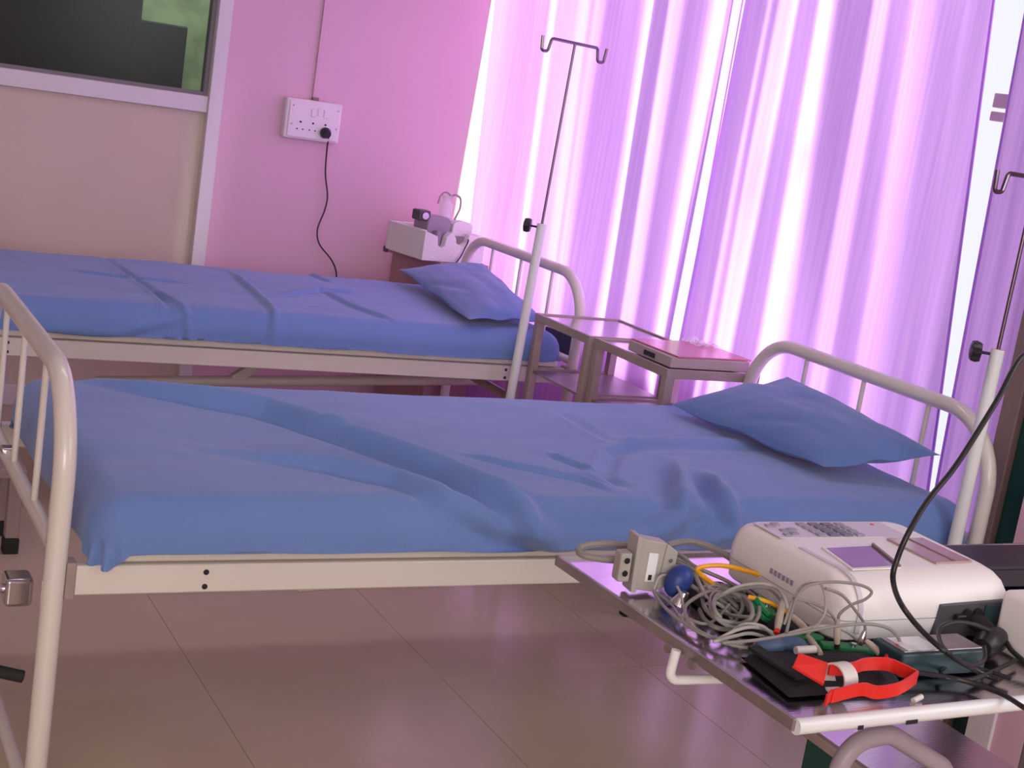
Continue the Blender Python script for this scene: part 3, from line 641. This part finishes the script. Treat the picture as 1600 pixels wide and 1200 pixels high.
tag(B().tube(curve([fpt(.185, .04, .10), fpt(.172, -.004, .095), fpt(.16, -.006, .06), fpt(.15, -.006, .03), fpt(.135, -.006, .004)]), .0025, 8).build('thin_cable', M['black']), 'thin dark cable hanging over the front of the foam packing', 'cable')

st_ = thing('foot_stool', 'brown low foot stool before the farther bed, left photo edge', 'stool', (.50, 4.05, 0))
B().span((.34, 3.94, .22), (.70, 4.14, .245)).build('top', M['tan_paint'], st_, smooth=False, bevel=.003)
for x in (.365, .675):
    for y in (3.965, 4.115):
        l = B().span((x-.018, y-.018, .045), (x+.018, y+.018, .219)).build('leg', M['tan_paint'], st_, smooth=False, bevel=.003)
        B().span((x-.021, y-.021, 0), (x+.021, y+.021, .044)).build('rubber_foot', M['rubber'], l, root=st_, smooth=False, bevel=.003)
# ---------------------------------------------------------------- switchboard
sb = thing('switchboard', 'white wall switchboard with three sockets on the pink wall', 'socket', (1.96, YW-.02, 1.24))
x0, x1, z0, z1 = 1.842, 2.075, 1.142, 1.300
B().span((x0, YW-.042, z0), (x1, YW, z1)).build('back_box', M['switch'], sb, smooth=False, bevel=.008, seg=3)
pf = B().span((x0+.012, YW-.048, z0+.008), (x1-.006, YW-.042, z1-.008)).build('face_plate', M['switch'], sb, smooth=False, bevel=.003)
for i in range(3):
    x = 1.905+i*.052
    for dx, dz, r in ((0, .016, .0042), (-.012, -.012, .003), (.012, -.012, .003)):
        B().tube([(x+dx, YW-.0475, 1.195+dz), (x+dx, YW-.0495, 1.195+dz)], r, 10).build('socket_hole', M['black'], pf, root=sb, smooth=False)
for i in range(3):
    x = 1.945+i*.026
    B().span((x, YW-.052, 1.236+(.006 if i == 1 else 0)), (x+.018, YW-.048, 1.268+(.006 if i == 1 else 0))).build('rocker_switch', M['switch'], pf, root=sb, smooth=False, bevel=.002)
for x, z in ((1.868, 1.272), (1.868, 1.20), (2.056, 1.272), (2.056, 1.20)):
    B().tube([(x, YW-.0475, z), (x, YW-.0495, z)], .0032, 10).build('screw', M['steel_dull'], pf, root=sb, smooth=False)
pg = thing('power_plug', 'black three pin plug and thin flex in the switchboard', 'plug', (2.008, YW-.06, 1.17))
B().tube([(2.010, YW-.050, 1.182), (2.010, YW-.062, 1.180), (2.012, YW-.078, 1.176)], [.021, .023, .016], 16).build('plug_body', M['black'], pg)
B().tube(curve([(2.014, YW-.07, 1.176), (2.028, YW-.05, 1.165), (2.035, YW-.03, 1.12), (2.045, YW-.02, 1.02), (2.066, YW-.02, .93), (2.062, YW-.02, .87), (2.040, YW-.025, .79), (2.055, YW-.03, .73), (2.115, YW-.03, .67), (2.145, YW-.03, .61), (2.15, YW-.03, .50), (2.2, YW-.03, .3)]), .0032, 8).build('flex', M['black'], pg)
cd = B().span((1.955, YW-.012, 1.300), (1.971, YW, 2.9)).build('wire_conduit', M['pink'], smooth=False, bevel=.002)
tag(cd, 'slim pink painted conduit running up from the switchboard', 'conduit')
tag(B().box((1.966, YW-.012, 1.306), (.026, .022, .012)).build('conduit_clip', M['brown'], smooth=False, bevel=.002), 'small brown clip where conduit meets the switchboard', 'clip')

# ---------------------------------------------------------------- trolley
CR = math.radians(1.8); CX, CY = 1.047, 1.150
def cp(u, v, z): return (CX+u*math.cos(CR)-v*math.sin(CR), CY+u*math.sin(CR)+v*math.cos(CR), z)
def cbox(b, a, c): # box in trolley coordinates
    vs = [cp(x, y, z) for x in (a[0], c[0]) for y in (a[1], c[1]) for z in (a[2], c[2])]
    return b.add(vs, [(0, 1, 3, 2), (4, 6, 7, 5), (0, 4, 5, 1), (2, 3, 7, 6), (0, 2, 6, 4), (1, 5, 7, 3)])
TU, TV, TZ = 1.10, .53, .82
tr = thing('instrument_trolley', 'stainless steel instrument trolley in the right foreground', 'trolley', cp(TU/2, TV/2, 0))
cbox(B(), (0.004, .004, TZ-.008), (TU-.004, TV-.004, TZ-.002)).build('tray_top', M['steel'], tr, smooth=False)
b = B(); cbox(b, (0, 0, TZ-.012), (.006, TV, TZ+.003)); b.build('left_rim', M['steel_dull'], tr, smooth=False, bevel=.0015)
b = B(); cbox(b, (0, TV-.006, TZ-.012), (TU, TV, TZ+.003)); b.build('rear_rim', M['steel_dull'], tr, smooth=False, bevel=.0015)
b = B(); b.tube([cp(.004, .0, TZ-.006), cp(TU, .0, TZ-.006)], .0095, 14); o = b.build('front_rim', M['white_tube'], tr); o['label'] = 'chipped bluish white front rim'
b = B(); cbox(b, (TU-.006, 0, TZ-.012), (TU, TV, TZ+.003)); b.build('right_rim', M['steel_dull'], tr, smooth=False, bevel=.0015)
for x, w_ in ((.165, .018), (.09, .008)):
    b = B(); cbox(b, (x, -.0102, TZ-.013), (x+w_, -.0092, TZ-.008)); b.build('paint_chip', M['black'], tr, smooth=False)
for u, v in ((TU-.03, .03), (TU-.03, TV-.03)):
    l = B().tube([cp(u, v, .06), cp(u, v, TZ-.01)], .0125, 14).build('leg', M['steel_dull'], tr)
    B().tube([cp(u-.01, v, .03), cp(u+.01, v, .03)], .03, 20).build('castor', M['rubber'], l, root=tr)
for u, v in ((.30, TV-.02),):
    pass
# cantilevered left end: two braced arms under the tray
for v in (.05, TV-.05):
    b = B(); cbox(b, (.10, v-.01, TZ-.028), (TU-.03, v+.01, TZ-.009)); b.build('tray_bearer', M['steel_dull'], tr, smooth=False, bevel=.002)
hd = B().tube(round_path([cp(-.008, .215, TZ-.006), cp(-.012, .215, TZ-.046), cp(.075, .205, TZ-.046), cp(.075, .205, TZ-.012)], [.012, .012], 6), .0062, 12).build('side_handle', M['white_tube'], tr)
for v in (.235, .185): B().tube([cp(.0, v+.004, TZ-.014), cp(-.004, v+.004, TZ-.014)], .007, 10).build('handle_screw', M['steel_dull'], hd, root=tr)

# ---------------------------------------------------------------- ECG machine
def ecg():
    X0, X1, Y0, Y1, Z0 = 1.25, 1.560, 1.330, 1.585, .8215
    t = thing('ecg_machine', 'off-white electrocardiograph machine on the trolley with keypad and purple screen', 'medical device', ((X0+X1)/2, (Y0+Y1)/2, Z0))
    for z in (0,):
        for x in (X0+.03, X1-.03):
            for y in (Y0+.03, Y1-.03): B().tube([(x, y, Z0), (x, y, Z0+.008)], .01, 12).build('rubber_foot', M['rubber'], t)
    def ring(inset, z, yfront):
        r = .022; pts = []
        xa, xb, ya, yb = X0+inset, X1-inset, yfront, Y1-inset
        for cx_, cy_, a0 in ((xb-r, yb-r, 0), (xa+r, yb-r, 90), (xa+r, ya+r, 180), (xb-r, ya+r, 270)):
            for k in range(7):
                a = math.radians(a0+15*k); pts.append((cx_+r*math.cos(a), cy_+r*math.sin(a), z))
        return pts
    def shell(levels, name, cap_b=True, cap_t=True):
        vs = []; n = 28
        for l in levels: vs += ring(*l)
        fs = [(i*n+k, i*n+(k+1) % n, (i+1)*n+(k+1) % n, (i+1)*n+k) for i in range(len(levels)-1) for k in range(n)]
        if cap_b: fs.append(tuple(range(n))[::-1])
        if cap_t: fs.append(tuple(range((len(levels)-1)*n, len(levels)*n)))
        return B().add(vs, fs).build(name, M['ecg'], t)
    shell([(.006, Z0+.006, Y0+.008), (.002, Z0+.010, Y0+.002), (0, Z0+.035, Y0)], 'lower_case')
    top = shell([(0, Z0+.0362, Y0), (0, Z0+.052, Y0+.001), (.002, Z0+.066, Y0+.006), (.005, Z0+.077, Y0+.014), (.010, Z0+.085, Y0+.026), (.018, Z0+.0895, Y0+.040), (.028, Z0+.091, Y0+.052)], 'upper_case')
    ZT = Z0+.0912
    def flat(n_, m_, x, y, sx, sy, h=.0012, z=ZT, bev=0, par=t):
        return B().box((x, y, z+h/2), (sx, sy, h)).build(n_, m_, par, smooth=False, bevel=bev, root=t)
    kp = flat('keypad_film', M['ecg_panel'], 1.385, 1.524, .235, .064)
    zk = ZT+.0012
    for i in range(4):
        for j in range(4):
            flat('key', M['key'] if i in (1, 2) else M['key_mid'], 1.345+i*.0235, 1.500+j*.0150, .018 if i in (1, 2) else .014, .0105, .0022, zk, .0008, kp)
    for x, y, s in ((1.286, 1.540, .016), (1.300, 1.547, .012), (1.296, 1.520, .014), (1.312, 1.524, .014), (1.304, 1.508, .013), (1.288, 1.502, .012)):
        flat('key', M['key_mid'], x, y, s, .009, .0018, zk, .0006, kp)
    led = flat('indicator_lamp', M['red'], 1.478, 1.545, .005, .004, .0012, zk, .0004, kp); led['label'] = 'tiny red lamp'
    # screen
    ps = [(1.296, 1.372), (1.372, 1.376), (1.397, 1.452), (1.312, 1.446)]
    ps2 = [(1.290, 1.366), (1.378, 1.370), (1.403, 1.459), (1.307, 1.452)]
    fr = B().prism(ps2, ZT-.0005, ZT+.0018).build('screen_surround', M['ecg'], t, smooth=False, bevel=.001)
    B().prism(ps, ZT+.0018, ZT+.0024).build('screen', M['lcd'], fr, smooth=False, root=t)
    B().prism([(1.372, 1.372), (1.377, 1.370), (1.405, 1.459), (1.399, 1.455)], ZT+.0018, ZT+.005).build('screen_edge', M['brown'], fr, smooth=False, root=t)
    ld = B().prism([(1.452, 1.382), (1.524, 1.386), (1.520, 1.483), (1.452, 1.483)], ZT-.0005, ZT+.003).build('paper_lid', M['smoke_lid'], t, smooth=False, bevel=.001)
    B().prism([(1.488, 1.386), (1.491, 1.386), (1.489, 1.480), (1.486, 1.480)], ZT+.003, ZT+.0042).build('lid_ridge', M['brown'], ld, smooth=False, root=t)
    # groove strip running down the left of the top and over the front
    gp = [(1.275, 1.455, ZT+.0004), (1.277, 1.395, ZT+.0004), (1.279, 1.380, Z0+.0918), (1.280, 1.3665, Z0+.0905), (1.281, 1.353, Z0+.0862), (1.282, 1.3415, Z0+.078), (1.283, 1.3340, Z0+.067), (1.284, 1.3292, Z0+.0525), (1.284, 1.3282, Z0+.036), (1.284, 1.3282, Z0+.02)]
    g = B(); vs = []
    for p_ in gp: vs += [(p_[0]-.004, p_[1], p_[2]+.0004), (p_[0]+.004, p_[1], p_[2]+.0004), (p_[0]+.004, p_[1]+.002, p_[2]-.003), (p_[0]-.004, p_[1]+.002, p_[2]-.003)]
    g.add(vs, [(4*i+k, 4*i+(k+1) % 4, 4*i+4+(k+1) % 4, 4*i+4+k) for i in range(len(gp)-1) for k in range(4)]).build('grey_strip', M['ecg_panel'], t)
    # connector panel recessed in the front right
    cpn = B().prism([(1.415, .829), (1.543, .829), (1.543, .880), (1.421, .876)], Y0-.0022, Y0+.006, 'xz').build('connector_panel', M['dark_grey'], t, smooth=False, bevel=.002)
    B().box((1.520, Y0-.004, .860), (.036, .003, .028)).build('socket_block', M['teal_dark'], cpn, smooth=False, bevel=.001, root=t)
    for x in (1.470, 1.490): B().tube([(x, Y0-.002, .862), (x, Y0-.006, .862)], .008, 16).build('round_socket', M['black'], cpn, root=t)
    # side lettering strip and vents on the left flank
    for k in range(6): B().box((X0-.0006, 1.43+k*.009, .872), (.0014, .0055, .007)).build('side_mark', M['key_mid'], t, smooth=False)
    return t
ecg()
pgx = thing('mains_plug', 'black plug and lead pushed into the electrocardiograph connector panel', 'plug', (1.487, 1.32, .85))
B().tube([(1.487, 1.326, .852), (1.489, 1.312, .851), (1.493, 1.300, .849)], [.013, .012, .008], 14).build('plug_body', M['black'], pgx)
B().box((1.455, 1.3225, .858), (.018, .010, .012)).build('plug_lug', M['black'], pgx, smooth=False, bevel=.003)
B().tube(curve([(1.493, 1.302, .849), (1.497, 1.28, .845), (1.488, 1.25, .838), (1.498, 1.208, .83), (1.56, 1.165, .828)]), .0035, 8).build('lead', M['black'], pgx)

ps = thing('power_adapter', 'dark grey adapter box in front of the electrocardiograph', 'adapter', (1.34, 1.265, .82))
B().span((1.277, 1.235, .8205), (1.423, 1.292, .852)).build('case', M['teal_dark'], ps, smooth=False, bevel=.004, seg=3)
B().span((1.284, 1.241, .8515), (1.417, 1.287, .8535)).build('top_plate', M['steel_dull'], ps, smooth=False, bevel=.001)
B().span((1.292, 1.243, .8535), (1.345, 1.283, .854)).build('sticker', M['label'], ps, smooth=False)
ba = thing('black_adapter', 'bulky black round adapter behind the black lead coil', 'adapter', (1.475, 1.285, .82))
B().tube([(1.452, 1.272, .838), (1.462, 1.276, .840), (1.490, 1.288, .842), (1.505, 1.295, .842)], [.012, .018, .018, .012], 16).build('body', M['black'], ba)
B().tube([(1.430, 1.262, .834), (1.455, 1.273, .838)], .006, 10).build('strain_relief', M['black'], ba)
wb = thing('white_box', 'white plastic box cut off by the right photo edge, on trolley', 'box', (1.56, 1.23, .82))
B().span((1.508, 1.222, .8205), (1.64, 1.31, .905)).build('case', M['ecg'], wb, bevel=.008, seg=3)

# ---------------------------------------------------------------- connector hood and cable tangle
ch = thing('cable_connector', 'grey trapezoid cable connector with white label standing on trolley corner', 'connector', (1.10, 1.55, .82))
RZ = -.12
def hp(u, w, z): a = RZ; return (1.086+u*math.cos(a)-w*math.sin(a), 1.545+u*math.sin(a)+w*math.cos(a), z)
def hprism(prof, w0, w1):
    n = len(prof); vs = [hp(p_[0], w0, p_[1]) for p_ in prof]+[hp(p_[0], w1, p_[1]) for p_ in prof]
    return B().add(vs, [tuple(range(n))[::-1], tuple(range(n, 2*n))]+[(i, (i+1) % n, n+(i+1) % n, n+i) for i in range(n)])
hprism([(-.016, .8265), (.022, .822), (.026, .893), (-.019, .899)], -.012, .012).build('hood', M['conn'], ch, smooth=False, bevel=.0025)
hprism([(.023, .824), (.044, .832), (.046, .880), (.027, .892)], -.010, .010).build('side_cheek', M['conn'], ch, smooth=False, bevel=.002)
hprism([(-.018, .8225), (-.010, .8225), (-.012, .901), (-.021, .902)], -.015, .015).build('front_flange', M['conn'], ch, smooth=False, bevel=.0015)
hprism([(-.040, .836), (-.022, .836), (-.023, .878), (-.040, .876)], -.013, .009).build('plug_block', M['conn'], ch, smooth=False, bevel=.003)
for z in (.849, .867):
    q = Vector(hp(-.031, -.0135, z)); B().tube([q, q+Vector((0, -.0012, 0))], .0042, 12).build('screw_hole', M['black'], ch, smooth=False)
hprism([(.001, .838), (.015, .838), (.015, .878), (.001, .879)], -.0128, -.0122).build('label_sticker', M['label'], ch, smooth=False)
hprism([(.005, .8405), (.010, .8405), (.010, .848), (.005, .848)], -.0134, -.0129).build('label_print', M['black'], ch, smooth=False)
q = Vector(hp(.036, -.0105, .868)); B().tube([q, q+Vector((0, -.001, 0))], .003, 10).build('screw', M['steel_dull'], ch, smooth=False)

def cable(name, key, r, m, label, cat='cable', group=None, n=6, seg=8, closed=False, dz=0):
    o = B().tube(curve([Vector(p_)+Vector((0, 0, dz)) for p_ in PP(key)], n, closed), r, seg, closed=closed).build(name, M[m])
    return tag(o, label, cat, group)
cable('patient_cable', 'g0', .0052, 'lead', 'thick grey cable looping out left of the grey connector')
cable('patient_cable', 'g1', .0050, 'lead', 'thick grey cable arching from the connector behind the tangle')
LT2 = 'grey lead in the sheaf between the connector and the coil'; G2 = 'sheaf of grey leads behind the connector'
G = 'grey electrode leads tangled on the trolley'
LT = 'grey electrode lead in the coiled tangle beside the electrocardiograph'
for k, r in (('g2', .003), ('g3', .003), ('g4', .003), ('g5', .003), ('g9', .0026), ('g17', .0022), ('coil0', .003), ('coil1', .003), ('coil2', .003), ('coil3', .0026), ('coil4', .003), ('coil5', .0026)):
    cable('electrode_lead', k, r, 'lead', LT, 'lead', G, closed=False)
cable('electrode_lead', 'g6', .0022, 'lead', 'grey lead running from blue bulb along the trolley left edge', 'lead', G)
cable('electrode_lead', 'g7', .0018, 'lead_light', 'thin pale lead looping over the dark blue bulb', 'lead', G)
cable('electrode_lead', 'g8', .0018, 'lead', 'thin lead between the blue bulb and blackish pouch', 'lead', G)
cable('electrode_lead', 'g10', .0022, 'lead_light', 'pale lead arching up over the green clip', 'lead', G)
cable('electrode_lead', 'g11', .0020, 'lead', 'grey lead arching just under the pale lead over the green clip', 'lead', G)
cable('electrode_lead', 'g12', .0022, 'lead', 'long grey lead crossing the front to the red-tipped end', 'lead', G)
cable('electrode_lead', 'g13', .0020, 'lead', 'grey lead making the big loop against the white machine', 'lead', G)
cable('electrode_lead', 'g14', .0018, 'lead_light', 'pale lead making the round loop left of the big loop', 'lead', G)
cable('electrode_lead', 'g15', .0020, 'lead', 'grey lead dropping in front of the machine corner', 'lead', G)
cable('electrode_lead', 'g16', .0018, 'lead', 'short grey lead going down to the upright black-based tip', 'lead', G)
for k in range(9): cable('electrode_lead', 'x%d' % k, .0024 if k % 3 else .0018, 'lead' if k % 4 else 'lead_light', LT2, 'lead', G2)
for k in ('g18', 'g19', 'g20', 'g21'): cable('electrode_lead', k, .0024, 'lead_light', 'pale leads bunched behind the black pouch', 'lead', 'pale leads bunched behind the pouch')
cable('yellow_cable', 'yel1', .0034, 'yellow', 'orange-yellow cable bent over the grey leads')
cable('yellow_cable', 'yel2', .0030, 'yellow', 'short orange-yellow cable passing behind the green clip')
def tip(k, r, m, label, ring=None):
    a, b_ = [Vector(v) for v in PP(k)]; t = thing('electrode_tip', label, 'electrode tip', b_, 'electrode tips')
    B().tube([a, a.lerp(b_, .25), a.lerp(b_, .7), b_], [r*.55, r*.9, r, r*.75], 12).build('sleeve', M[m], t)
    if ring: 
        d = (b_-a).normalized(); B().tube([b_, b_+d*.007], r*.8, 10).build('band', M[ring], t)
tip('tip0', .0052, 'tan_tip', 'beige electrode tip with red band beside the green clip', 'red')
tip('tip1', .005, 'tan_tip', 'beige electrode tip under the yellow cable')
tip('tip2', .0045, 'tan_tip', 'beige electrode tip pointing at the red clamp plate')
tip('tip3', .0045, 'tan_tip', 'upright beige electrode tip with black base at machine corner', 'black')
tip('tip4', .0045, 'chrome', 'metal electrode snap in front of the machine')
tip('tip5', .0050, 'tan_tip', 'beige electrode tip lying on the green clip')
tip('tip6', .0050, 'red', 'red electrode tip beside the adapter box')
def blob(name, c, r, m, label, cat, rz=0, ry=0, fl=.0):
    n, k = 20, 12; R = Matrix.Rotation(rz, 3, 'Z') @ Matrix.Rotation(ry, 3, 'Y'); vs = []
    for i in range(k+1):
        for j in range(n):
            a = PI*i/k; t_ = 2*PI*j/n
            vs.append(Vector(c)+R @ Vector((r[0]*math.cos(a)*(1+fl*math.cos(a)), r[1]*math.sin(a)*math.cos(t_), r[2]*math.sin(a)*math.sin(t_))))
    fs = [(i*n+j, i*n+(j+1) % n, (i+1)*n+(j+1) % n, (i+1)*n+j) for i in range(k) for j in range(n)]
    return tag(B().add(vs, fs).build(name, M[m]), label, cat)
blob('suction_bulb', (1.126, 1.512, .846), (.019, .017, .024), 'blue_rubber', 'dark blue rubber suction bulb below the grey connector', 'suction bulb', ry=.5)
tag(B().tube([(1.118, 1.490, .8225), (1.121, 1.487, .840)], [.014, .006], 18).build('electrode_cup', M['chrome']), 'chrome electrode cup below the dark blue bulb', 'electrode')
blob('suction_bulb', (1.137, 1.318, .834), (.024, .014, .013), 'blue_grey', 'greyish blue suction bulb left, behind the black pouch', 'suction bulb', rz=.2)
blob('suction_bulb', (1.172, 1.322, .833), (.024, .013, .012), 'blue_grey', 'greyish blue suction bulb behind the red clamp plate', 'suction bulb', rz=-.5)
def clip(name, c, L, w_, h_, rz, label, ry=0):
    t = thing(name, label, 'clip', c)
    pr = [(-L/2, -w_*.3), (-L*.2, -w_/2), (L*.3, -w_/2), (L/2, -w_*.2), (L/2, w_*.2), (L*.3, w_/2), (-L*.2, w_/2), (-L/2, w_*.3)]
    R = Matrix.Rotation(rz, 3, 'Z') @ Matrix.Rotation(ry, 3, 'Y')
    for s, nm in ((0, 'lower_jaw'), (1, 'upper_jaw')):
        vs = [Vector(c)+R @ Vector((p_[0], p_[1], h_*(.52*s)+z)) for z in (0, h_*.45) for p_ in pr]; n = 8
        B().add(vs, [tuple(range(n))[::-1], tuple(range(n, 2*n))]+[(i, (i+1) % n, n+(i+1) % n, n+i) for i in range(n)]).build(nm, M['green'], t, smooth=False, bevel=.0015)
    q = Vector(c)+R @ Vector((0, 0, h_)); B().tube([q+Vector((0, 0, -.002)), q+Vector((0, 0, .003))], .004, 12).build('snap', M['chrome'], t)
clip('green_clip', (1.183, 1.405, .842), .034, .024, .016, -.9, 'small green clip standing by the beige tip', .6)
clip('green_clip', (1.255, 1.300, .824), .085, .022, .014, -.35, 'long green limb clip behind the red clamp')
clip('green_clip', (1.215, 1.345, .823), .05, .022, .012, -.2, 'green clip half hidden under the crossing leads')

bg = thing('black_underlay', 'crumpled black cloth under the grey tangle, extended to darken its gaps', 'bag', (1.19, 1.46, .82))  # black thing extended under the leads to darken gaps and tray reflections
b = B(); vs = []; n = 16
for s in (0, 1):
    for i in range(n+1):
        for j in range(n+1):
            u, v = i/n, j/n; e = (1-(2*u-1)**6)*(1-(2*v-1)**6)
            x = (1-u)*(1-v)*1.125+u*(1-v)*1.235+u*v*1.242+(1-u)*v*1.165; y = (1-u)*(1-v)*1.40+u*(1-v)*1.34+u*v*1.56+(1-u)*v*1.60
            vs.append((x, y, .8212+s*e**.5*(.008+.006*noise.noise(Vector((u*4, v*4, 7.3))))))
k = (n+1)**2
b.add(vs, [(s*k+i*(n+1)+j, s*k+(i+1)*(n+1)+j, s*k+(i+1)*(n+1)+j+1, s*k+i*(n+1)+j+1) for s in (0, 1) for i in range(n) for j in range(n)]).build('body', M['black_cloth'], bg)
# black pouch, red limb clamp with white ring
pch = thing('black_pouch', 'flat black nylon pouch under the red clamp at trolley corner', 'pouch', (1.16, 1.25, .82))
b = B(); n, m = 22, 16; vs = []; out = [(1.083, 1.205), (1.262, 1.205), (1.285, 1.31), (1.095, 1.318)]
def bil(u, v): 
    a, b2, c2, d2 = out
    return ((1-u)*(1-v)*a[0]+u*(1-v)*b2[0]+u*v*c2[0]+(1-u)*v*d2[0], (1-u)*(1-v)*a[1]+u*(1-v)*b2[1]+u*v*c2[1]+(1-u)*v*d2[1])
for s in (0, 1):
    for i in range(n+1):
        for j in range(m+1):
            u, v = i/n, j/m; x, y = bil(u, v); e = (1-(2*u-1)**6)*(1-(2*v-1)**6)
            vs.append((x, y, .8215+(s*e**.5*(.015+.006*noise.noise(Vector((u*4, v*3, 1.3)))))))
N_ = (n+1)*(m+1)
b.add(vs, [(s*N_+i*(m+1)+j, s*N_+(i+1)*(m+1)+j, s*N_+(i+1)*(m+1)+j+1, s*N_+i*(m+1)+j+1) for s in (0, 1) for i in range(n) for j in range(m)]).build('body', M['black_cloth'], pch)
B().box((1.105, 1.262, .839), (.018, .09, .004), rz=.05).build('strap', M['black_cloth'], pch, smooth=False)
tag(B().tube([(1.150, 1.285, .8425), (1.178, 1.283, .8435)], .005, 12).build('white_tab', M['ringw']), 'small white tab left of the red clamp plate', 'tab')
rc = thing('limb_clamp', 'red plastic limb clamp electrode with white ring', 'clamp', (1.24, 1.24, .838))
def strip(pts, hgt, th, m, name, zoff=0):
    pts = curve(pts, 6); vs = []; k = len(pts)
    for i, p_ in enumerate(pts):
        a = pts[max(0, i-1)]; c2 = pts[min(k-1, i+1)]; t_ = (c2-a); t_.z = 0; t_.normalize(); nn = Vector((-t_.y, t_.x, 0))*th/2
        h2 = hgt(i/(k-1)) if callable(hgt) else hgt
        for s, w_ in ((-1, -1), (1, -1), (1, 1), (-1, 1)): vs.append(p_+nn*s+Vector((0, 0, w_*h2/2)))
    fs = [(4*i+q_, 4*i+(q_+1) % 4, 4*i+4+(q_+1) % 4, 4*i+4+q_) for i in range(k-1) for q_ in range(4)]+[(0, 1, 2, 3), (4*k-4, 4*k-3, 4*k-2, 4*k-1)]
    return B().add(vs, fs).build(name, M[m], rc, smooth=True)
U_ = [Vector(p_) for p_ in PP('clampU')]; L_ = [Vector(p_) for p_ in PP('clampL')]
strip(U_[2:], .016, .0028, 'red', 'upper_arm'); strip(L_[1:], .016, .0028, 'red', 'lower_arm')
a = U_[2]
B().add([a+Vector(v) for v in ((-.050, .005, .004), (-.030, .022, .012), (.0, .004, .006), (-.020, -.018, -.010), (-.050, .007, .001), (-.030, .024, .009), (.0, .006, .003), (-.020, -.016, -.013))], [(0, 1, 2, 3), (7, 6, 5, 4), (0, 4, 5, 1), (1, 5, 6, 2), (2, 6, 7, 3), (3, 7, 4, 0)]).build('clamp_plate', M['red'], rc, smooth=False)
B().add([L_[1]+Vector(v) for v in ((0, 0, -.006), (.0, 0, .008), (-.012, -.006, .004), (-.014, -.008, -.008), (0, .003, -.006), (.0, .003, .008), (-.012, -.003, .004), (-.014, -.005, -.008))], [(0, 1, 2, 3), (7, 6, 5, 4), (0, 4, 5, 1), (1, 5, 6, 2), (2, 6, 7, 3), (3, 7, 4, 0)]).build('thumb_lip', M['red'], rc, smooth=False)
# open ring whose axis lies along the arms
c0 = Vector((1.150, 1.202, .8435)); ax = Vector((.93, .1, .0)).normalized(); e1 = Vector((-ax.y, ax.x, 0)); e2 = Vector((0, 0, 1)); vs = []; n = 30
for d, r in ((-.011, .0185), (.011, .0185), (.011, .0165), (-.011, .0165)):
    for k in range(n): vs.append(c0+ax*d+e1*r*1.05*math.cos(2*PI*k/n)+e2*r*1.0*math.sin(2*PI*k/n))
B().add(vs, [(q_*n+k, q_*n+(k+1) % n, ((q_+1) % 4)*n+(k+1) % n, ((q_+1) % 4)*n+k) for q_ in range(4) for k in range(n)]).build('white_ring', M['ringw'], rc)
tag(B().tube([(1.248, 1.176, .8205), (1.264, 1.180, .823)], .0035, 10).build('white_scrap', M['ringw']), 'tiny white scrap on the trolley beside the front rim', 'scrap')

up = [Vector(p_) for p_ in PP('blk_adapt')]+[Vector(p_) for p_ in PP('blk_up')]
up.append(Vector((1.56, 1.36, 1.22))); up.append(Vector((1.9, 1.5, 1.38))); up.append(Vector((2.59, 1.6, 1.5)))
tag(B().tube(curve(up, 8), .0036, 10).build('black_flex', M['black']), 'long black cord curving down across the white machine', 'cord')
cable('black_flex', 'blk2', .0034, 'black', 'black cord running out over the white front rim', 'cord')
cable('black_flex', 'blk4', .0028, 'black', 'black cord loop in front of the connector panel', 'cord')
cable('black_flex', 'blk5', .0028, 'black', 'black cord loop lying in front of the adapter box', 'cord')

struct(B().span((2.59, 2.19, 0), (2.60, 2.262, .44)).build('pier_pale_strip', M['alu'], smooth=False))  # pale strip low on the corner of the pier
# ---------------------------------------------------------------- things near the pier and below the trolley
bs = thing('black_case', 'flat black case on the trolley behind the electrocardiograph right end', 'case', (1.76, 1.56, .82))
B().span((1.60, 1.515, .8205), (1.95, 1.61, .850)).build('body', M['black'], bs, smooth=False, bevel=.003)
B().span((1.598, 1.513, .850), (1.952, 1.612, .856)).build('lid', M['black'], bs, smooth=False, bevel=.002)
lc = thing('low_cabinet', 'low dark green cabinet with steel top half under the trolley', 'cabinet', (1.75, 1.6, 0))
B().span((1.606, 1.455, .04), (1.874, 1.725, .478)).build('body', M['dgreen'], lc, smooth=False, bevel=.003)
B().span((1.596, 1.445, .478), (1.884, 1.735, .494)).build('top_edge', M['tan_paint'], lc, smooth=False, bevel=.002)
B().span((1.602, 1.451, .494), (1.878, 1.729, .499)).build('steel_top', M['steel'], lc, smooth=False)
for x in (1.62, 1.86):
    for y in (1.47, 1.71): B().tube([(x, y, 0), (x, y, .04)], .014, 10).build('foot', M['rubber'], lc)
ss = thing('step_stool', 'low step stool with mauve grey hoop handle below the trolley', 'stool', (1.48, 1.40, 0))
hp_ = round_path([(1.36, 1.40, .02), (1.375, 1.40, .645), (1.455, 1.40, .652), (1.585, 1.40, .585), (1.62, 1.40, .02)], [.05, .05, .04], 8)
B().tube(hp_, .0140, 14).build('hoop_handle', M['mauve_tube'], ss)
B().span((1.34, 1.16, .19), (1.64, 1.39, .215)).build('step_board', M['tan_paint'], ss, smooth=False, bevel=.004)
for x in (1.36, 1.62): B().tube([(x, 1.18, 0), (x, 1.18, .19)], .010, 10).build('leg', M['alu'], ss)
